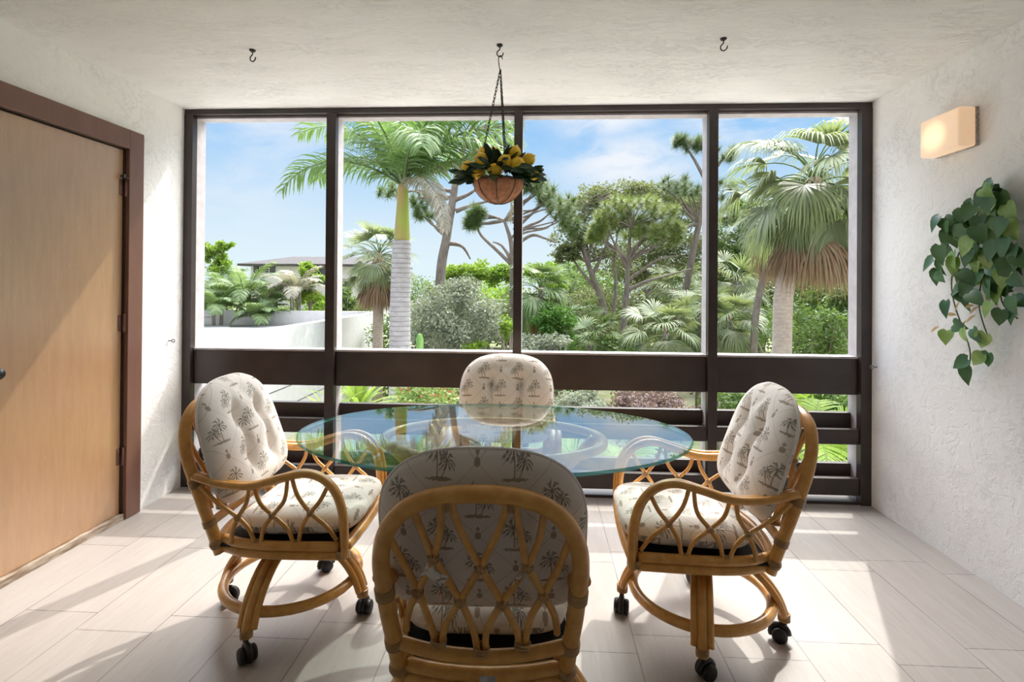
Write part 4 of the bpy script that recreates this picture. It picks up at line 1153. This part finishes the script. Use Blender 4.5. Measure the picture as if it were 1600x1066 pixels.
# --- fan palms
rs_ = random.Random(5)
sb = at(1222, 545, 10.0)
sabal(rs_, 'cabbage_palm', 'big cabbage palm with bent pale trunk and hanging brown skirt', (sb.x - 0.05, 10.0, GZ), at(1272, 290, 10.0), 0.165, 44, 0.98, 1.12, True, [L_sabal, L_palm], [at(1222, 530, 10), at(1226, 450, 10), at(1245, 385, 10)], 44, droop=2.3, dead_n=30, skirt_len=1.15, lw=0.020, dead_el=-1.15)
sb = at(590, 545, 17.0)
sabal(rs_, 'cabbage_palm', 'cabbage palm with dense crown and brown skirt behind the ringed palm', (sb.x, 17.0, GZ), at(592, 402, 17.0), 0.17, 36, 0.80, 0.85, True, [L_sabal, L_palm], None, 28, droop=0.9, dead_n=26, skirt_len=1.5, lw=0.022, dead_el=-1.15)
sb = at(1175, 540, 15.0)
sabal(rs_, 'cabbage_palm', 'thin trunked fan palm right behind the big bent palm', (sb.x, 15.0, GZ), at(1208, 330, 15.0), 0.095, 16, 0.95, 0.8, True, [L_sabal, L_palm], [at(1180, 500, 15), at(1196, 420, 15)], 24, dead_n=10, skirt_len=1.3)
UND = [(845, 455, 17, 18, 0.85, 'young fan palm under the bright green tree, next to the middle post'), (1050, 455, 24, 18, 1.1, 'fan palm behind the leaning pine trunk'), (1040, 520, 15, 16, 0.8, 'low fan palm spreading at the foot of the leaning pine'),
       (1092, 500, 17, 16, 0.9, 'low fan palm against the post by the leaning pine'), (1150, 440, 20, 18, 1.1, 'fan palm just behind the post beside the big bent palm'), (1140, 500, 16, 14, 0.8, 'dull low fan palm below the tall thin one'),
       (925, 540, 17, 14, 0.7, 'small bright fan palm at the feet of the forked trees'), (900, 505, 20, 14, 0.8, 'low fan palm half hidden by the green bush')]
for (px, py, d, nf, rad, lab) in UND:
    c = at(px, py, d)
    sabal(rs_, 'fan_palm', lab, (c.x, d, GZ), (c.x, d, c.z), 0.10, nf + 10, rad, 0.75, True, [L_sabal if px > 1000 else L_palm, L_palm], None, 24, group='young fan palms in the undergrowth', droop=1.5, dead_n=10, lw=0.024, boot=0.9)

# --- pines and broadleaf trees
tree('pine_tree', 'tall leaning pine with bare trunk and a few needle tufts, cut by a post', 'tree', (1058, 545), 21, [(1058, 545), (1072, 450), (1092, 350), (1108, 270), (1112, 225)],
     [(1065, 222, 0.35, 0.22, 0), (1085, 228, 0.45, 0.25, 0), (1105, 215, 0.5, 0.3, 0), (1135, 240, 0.6, 0.3, 0), (1050, 290, 0.8, 0.35, 0.5), (1080, 300, 0.7, 0.4, -0.4), (1130, 300, 0.8, 0.4, 0), (1145, 340, 0.6, 0.4, 0)], L_pinedark, r0=0.20, seed=3, puffs=True, puff_r=0.36, clumps=20, puff_n=75,
     branches=[[(1092, 350, 0), (1075, 355, 0), (1060, 375, 0.3)], [(1104, 285, 0), (1085, 250, 0), (1068, 225, 0)]])
tree('pine_tree', 'dark pine trunk rising behind the hanging dead frond of the royal palm', 'tree', (688, 435), 19, [(688, 440), (698, 370), (708, 310), (716, 262), (735, 205), (765, 170)],
     [(610, 302, 0.45, 0.35, 1.0), (650, 312, 0.7, 0.3, 0.5), (665, 335, 0.4, 0.25, 0.3), (790, 225, 0.55, 0.6, 0), (745, 230, 0.9, 0.6, 0.5), (800, 190, 0.6, 0.5, 0)], L_pinedark, M_bark, 0.21, seed=8, puffs=True, puff_r=0.33, clumps=14, puff_n=70,
     branches=[[(712, 312, 0), (735, 302, 0), (760, 282, 0)], [(712, 330, 0), (740, 320, 0), (775, 312, 0)], [(700, 380, 0), (722, 385, 0), (735, 405, 0.2)], [(714, 300, 0), (690, 295, 0), (678, 280, 0)]])
tree('pine_tree', 'crooked pine beside the middle post with long twisted bare limbs', 'tree', (803, 470), 17, [(802, 470), (801, 400), (797, 372), (788, 345)],
     [(848, 300, 0.55, 0.35, 0), (868, 318, 0.6, 0.4, 0), (885, 345, 0.45, 0.5, 0), (830, 290, 0.4, 0.2, 0), (745, 335, 0.28, 0.25, 0), (738, 350, 0.2, 0.2, 0)], L_pinedark, M_bark, 0.15, seed=12, puffs=True, puff_r=0.30, clumps=26, puff_n=75,
     branches=[[(801, 415, 0), (775, 390, 0), (752, 368, 0), (745, 350, 0), (748, 340, 0)], [(801, 410, 0), (785, 385, 0), (770, 378, 0)], [(803, 370, 0), (822, 355, 0), (845, 345, 0), (862, 330, 0)], [(803, 360, 0), (830, 335, 0), (850, 318, 0)], [(803, 385, 0), (830, 368, 0), (850, 372, 0), (870, 380, 0)],
               [(803, 350, 0), (815, 318, 0), (838, 305, 0)]])
tree('pine_tree', 'yellow green pine with a rounded crown of needle tufts over grey trunks', 'tree', (975, 545), 19, [(972, 545), (978, 470), (982, 410), (985, 355)],
     [(945, 345, 0.5, 0.35, 0), (970, 325, 0.7, 0.4, 0), (1000, 325, 0.75, 0.45, 0), (1035, 340, 0.7, 0.5, 0), (1050, 365, 0.5, 0.4, 0), (985, 355, 0.9, 0.4, 0.5), (930, 365, 0.3, 0.3, 0), (1015, 365, 0.6, 0.3, -0.3)], L_pine, M_bark, 0.17, seed=15, puffs=True, puff_r=0.34, clumps=30, puff_n=80,
     branches=[[(978, 440, 0), (1000, 425, 0), (1030, 405, 0), (1060, 400, 0)], [(980, 420, 0), (965, 390, 0), (950, 360, 0)], [(978, 455, 0), (1010, 440, 0), (1045, 430, 0.4), (1080, 420, 0.4)], [(982, 405, 0), (1000, 380, 0), (1020, 355, 0)]])
tree('oak_tree', 'forked grey tree with thin small leaved crown beside the rounded pine', 'tree', (955, 540), 22, [(955, 540), (940, 470), (918, 410), (905, 360), (915, 320)],
     [(905, 330, 1.0, 0.9, 0), (930, 312, 1.1, 0.8, 0.5), (890, 368, 1.0, 0.8, 0), (885, 395, 0.7, 0.5, 0), (970, 300, 1.4, 0.6, 1), (1010, 300, 1.2, 0.5, 1.5), (930, 370, 1.2, 1.0, 0.5), (955, 400, 1.5, 0.9, 1), (1040, 310, 1.0, 0.7, 2)], L_olive, M_bark, 0.19, n=1900, size=0.13, seed=18, clumps=34, cr=0.30,
     branches=[[(925, 430, 0), (945, 390, 0), (955, 350, 0)], [(930, 450, 0), (905, 420, 0), (890, 395, 0)], [(955, 520, 0), (962, 450, 0), (960, 400, 0), (968, 350, 0)], [(912, 400, 0), (925, 385, 0), (932, 350, 0)]])
tree('oak_tree', 'broad olive leaved tree filling the gap behind the leaning pine', 'tree', (1010, 530), 27, [(1010, 530), (1012, 460), (1015, 400)],
     [(1010, 385, 1.7, 1.1, 0), (1060, 370, 1.8, 1.2, 0), (1075, 330, 1.4, 0.9, 0), (1040, 420, 1.9, 1.0, 0), (985, 420, 1.5, 0.9, 0), (1100, 400, 1.6, 1.2, 0)], L_olive, M_bark, 0.2, n=2800, size=0.15, seed=22, clumps=40, cr=0.30)
tree('oak_tree', 'grey green tree between the post and the big bent palm', 'tree', (1150, 530), 26, [(1150, 530), (1152, 440), (1155, 380)],
     [(1150, 370, 1.5, 1.0, 0), (1135, 410, 1.5, 1.0, 0), (1185, 400, 1.5, 1.1, 0), (1165, 330, 1.0, 0.7, 0), (1140, 450, 1.4, 1.0, 0)], L_mid, M_bark, 0.2, n=2800, size=0.15, seed=25, clumps=36, cr=0.30)
tree('broadleaf_tree', 'bright green leafy tree at the top of the feather palm thicket', 'tree', (345, 440), 24, [(345, 450), (348, 420), (345, 400)],
     [(330, 388, 0.45, 0.35, 0), (352, 384, 0.4, 0.25, 0), (338, 402, 0.6, 0.4, 0), (352, 418, 0.7, 0.45, 0)], L_bright, M_bark, 0.12, n=1000, size=0.14, seed=31, clumps=9)
tree('broadleaf_tree', 'bright green leafy tree in front of the white house', 'tree', (485, 470), 23, [(485, 480), (484, 450), (483, 430)],
     [(478, 424, 0.5, 0.4, 0), (488, 436, 0.6, 0.45, 0), (495, 462, 0.7, 0.5, 0), (478, 466, 0.6, 0.4, 0)], L_bright, M_bark, 0.1, n=1000, size=0.13, seed=33, clumps=9)
tree('broadleaf_tree', 'lime green tree over the silver bush', 'tree', (745, 470), 20, [(745, 480), (745, 450), (748, 430)],
     [(705, 432, 0.7, 0.5, 0), (738, 420, 0.8, 0.5, 0), (768, 425, 0.8, 0.5, 0), (790, 430, 0.6, 0.45, 0), (720, 445, 0.8, 0.4, 0)], L_bright, M_bark, 0.13, n=1500, size=0.13, seed=35, clumps=11)
tree('broadleaf_tree', 'bright green rounded tree next to the middle post', 'tree', (845, 450), 27, [(845, 470), (845, 440)],
     [(832, 430, 0.9, 0.6, 0), (852, 422, 0.9, 0.55, 0), (870, 440, 0.8, 0.6, 0)], L_bright, M_bark, 0.15, n=1500, size=0.15, seed=37, clumps=10)
for i, (px, py, d, rx, rz, lab) in enumerate([(905, 450, 34, 3.0, 2.2, 'distant tree mass behind the forked grey tree'), (1000, 470, 36, 3.6, 2.6, 'distant tree mass behind the rounded pine'), (1100, 460, 34, 3.6, 3.0, 'distant tree mass behind the leaning pine'),
                                             (1190, 450, 34, 3.6, 3.2, 'distant tree mass behind the thin fan palm'), (1290, 470, 30, 3.6, 3.2, 'distant tree mass behind the big bent palm'), (840, 480, 33, 3.0, 1.8, 'distant tree mass beyond the middle post'), (1340, 440, 26, 2.6, 2.6, 'dark tree at the edge of the opening by the lamp wall'),
                                             (760, 470, 34, 3.5, 1.4, 'distant hedge like trees behind the lime green tree')]):
    tree('distant_tree', lab, 'tree', (px, py), d, [(px, py + 10), (px, py - 20)], [(px, py, rx, rz, 0), (px - 25, py + 35, rx * 0.8, rz * 0.8, -1.5), (px + 28, py + 40, rx * 0.8, rz * 0.8, -1.0)], [L_mid, L_olive, L_mid, L_olive, L_mid, L_olive, L_mid, L_bright][i], M_bark, 0.22, n=4200, size=0.24, seed=50 + i, clumps=22, group='trees at the far edge of the garden')

# --- shrubs
bush('silver_bush', 'large rounded silver grey bush beside the ringed palm trunk', 'bush', 716, 494, 13.0, 1.42, 1.02, L_silver, 17000, 0.085, 80, 61, cr=0.24)
bush('green_bush', 'glossy bright green bush with dark gaps below the forked trees', 'bush', 872, 505, 16.0, 0.85, 0.62, leaf_mat('glossy_green_leaf', (0.10, 0.30, 0.04), (0.24, 0.46, 0.10), 1.0, 0.45), 4500, 0.11, 26, 62, cr=0.3)
bush('yellow_bush', 'yellow green bush in front of the silver bush by the post', 'bush', 792, 515, 12.4, 0.30, 0.35, L_bright, 900, 0.08, 12, 63)
bush('yellow_bush', 'low yellow green bush under the silver bush', 'bush', 745, 548, 12.0, 0.35, 0.25, L_bright, 900, 0.08, 12, 64)
UB = [(612, 520, 19, 1.0, 1.1, L_mid, 'dark green shrub between the white parapet corner and the ringed trunk'), (668, 470, 22, 1.1, 1.2, L_mid, 'green shrub behind the silver bush beside the ringed trunk'), (880, 440, 30, 1.6, 0.7, L_mid, 'far green shrub in the gap beside the forked grey tree'), (850, 545, 15, 0.9, 0.5, L_silver, 'pale shrub along the rail at the foot of the glossy green bush'), (920, 470, 25, 1.8, 0.9, L_olive, 'olive thicket behind the glossy green bush'), (1010, 500, 25, 2.0, 1.2, L_olive, 'olive thicket between the rounded pine and the leaning pine'), (1000, 545, 16, 1.3, 0.5, L_mid, 'low green shrub at the foot of the rounded pine'),
      (1100, 530, 20, 1.6, 0.9, L_olive, 'olive shrub behind the post by the leaning pine'), (1170, 520, 19, 1.5, 1.0, L_mid, 'dark green shrub below the thin fan palm'), (1270, 520, 14, 1.0, 0.7, L_mid, 'leafy shrub beside the pale bent palm trunk'), (1320, 490, 15, 0.8, 0.9, L_mid, 'dark shrub between the brown skirt and the window jamb'), (825, 520, 19, 0.9, 0.9, L_olive, 'olive shrub beyond the middle post'),
      (935, 510, 22, 1.3, 1.0, L_olive, 'brownish thicket under the forked grey tree'), (650, 530, 15.5, 0.8, 0.5, L_silver, 'small silver shrub tight against the ringed trunk')]
for i, (px, py, d, rx, rz, m, lab) in enumerate(UB): bush('undergrowth_bush', lab, 'bush', px, py, d, rx, rz, m, 2600, 0.12, 22, 70 + i, group='shrubs of the undergrowth', cr=0.36)

# plants seen through the gaps of the rails
strap_plant(random.Random(2), 'dracaena', 'lime green strap leaved plant seen between the rails by the first post', 'plant', 560, 640, 7.2, 46, 0.85, L_strap)
strap_plant(random.Random(4), 'dracaena', 'thin strap leaved plant low behind the rails on the door side', 'plant', 515, 655, 6.6, 22, 0.6, L_strap)
bush('flowering_bush', 'bush with red flowers seen between the rails behind the table', 'flowering bush', 665, 625, 8.2, 0.72, 0.30, leaf_mat('light_green_leaf', (0.26, 0.46, 0.10), (0.50, 0.66, 0.24), 1.5, 0.45), 3400, 0.07, 26, 81, extra=(L_red, 420, 0.06))
bush('silver_bush', 'silver shrub seen between the rails beside the far armchair', 'bush', 905, 628, 8.6, 0.52, 0.28, L_silver, 2600, 0.06, 22, 82, cr=0.3)
bush('purple_bush', 'purple brown shrub seen between the rails', 'bush', 1010, 630, 9.0, 0.80, 0.30, L_purple, 4200, 0.07, 26, 83, cr=0.32)
bush('green_bush', 'small green shrub between the rails beside the third post', 'bush', 1128, 630, 9.0, 0.42, 0.28, L_mid, 1800, 0.07, 18, 84)
bush('green_bush', 'leafy green shrub between the rails in the corner by the white wall', 'bush', 1310, 632, 9.5, 0.5, 0.30, leaf_mat('corner_green_leaf', (0.18, 0.36, 0.08), (0.40, 0.58, 0.18), 1.5, 0.45), 2400, 0.08, 18, 85)
rq = random.Random(9)
for (px, py, d, L, lab) in ((1275, 700, 8.0, 1.2, 'bright feather palm seen through the lower gaps by the white wall'), (1330, 690, 9.5, 1.2, 'bright feather palm in the corner of the lower gaps'), (1245, 640, 10.5, 1.1, 'feather palm topping the upper gap behind the chair by the ivy wall'), (935, 760, 6.0, 0.8, 'small feather palm glimpsed under the table')):
    areca(rq, lab, px, py, d, 0, 13, L, [L_strap, L_strap], 'bright feather palms under the rails', 'feather_palm', 0.42, 0.016, 0.4, 30)
for (px, py, d, L, lab) in ((320, 468, 23, 1.5, 'feather palm at the edge of the opening above the parapet'), (348, 458, 23, 1.8, 'tall feather palm under the bright leafy tree'), (383, 458, 22, 1.9, 'feather palm with one long arching frond before the house'), (425, 470, 22, 1.5, 'spreading feather palm in front of the white house'),
                            (462, 452, 22, 1.4, 'feather palm with greyish fronds before the house'), (340, 478, 21, 1.4, 'low feather palm just over the parapet'), (408, 492, 21, 1.1, 'low feather palm over the middle of the parapet')):
    areca(rq, lab, px, py, d, 0, 13, L, [L_palm if px != 462 else L_deadgrey, L_palm], ll=0.55, lw=0.028, nl=24, droop=0.7)
for i, (px, py, d, rx, rz, lab) in enumerate([(330, 480, 25, 1.3, 0.5, 'green hedge over the parapet beneath the feather palms'), (440, 488, 26, 1.6, 0.35, 'low hedge before the white house'), (500, 480, 26, 1.1, 0.5, 'bright hedge beside the first post'), (560, 480, 26, 1.0, 0.3, 'low shrub before the white house front'), (540, 470, 24, 0.5, 0.7, 'dark narrow shrub by the first post')]):
    bush('hedge_bush', lab, 'bush', px, py, d, rx, rz, [L_mid, L_mid, L_bright, L_mid, L_mid][i], 1500, 0.15, 18, 95 + i, group='hedge plants beyond the parapet')
cc = at(656, 530, 11.6); cact = tree_root('cactus', 'single green column cactus beside the ringed palm trunk', 'cactus', (cc.x, 11.6, GZ))
cb = MB(); hcz = at(656, 521, 11.6).z - GZ; vs = []; NS = 20
prof = [(0.07, 0.0), (0.075, hcz * 0.5), (0.078, hcz * 0.85), (0.07, hcz - 0.12), (0.045, hcz - 0.03), (0.006, hcz)]
for r_, z in prof: vs += [((r_ * (1 + 0.16 * math.cos(k * PI))) * math.cos(2 * PI * k / NS), (r_ * (1 + 0.16 * math.cos(k * PI))) * math.sin(2 * PI * k / NS), z) for k in range(NS)]
cb.add(vs, [(i * NS + k, i * NS + (k + 1) % NS, (i + 1) * NS + (k + 1) % NS, (i + 1) * NS + k) for i in range(len(prof) - 1) for k in range(NS)] + [tuple((len(prof) - 1) * NS + k for k in range(NS))])
cb.build('stem', mottled('cactus_green', (0.20, 0.42, 0.10), (0.30, 0.52, 0.16), 0.6, 12), cact)
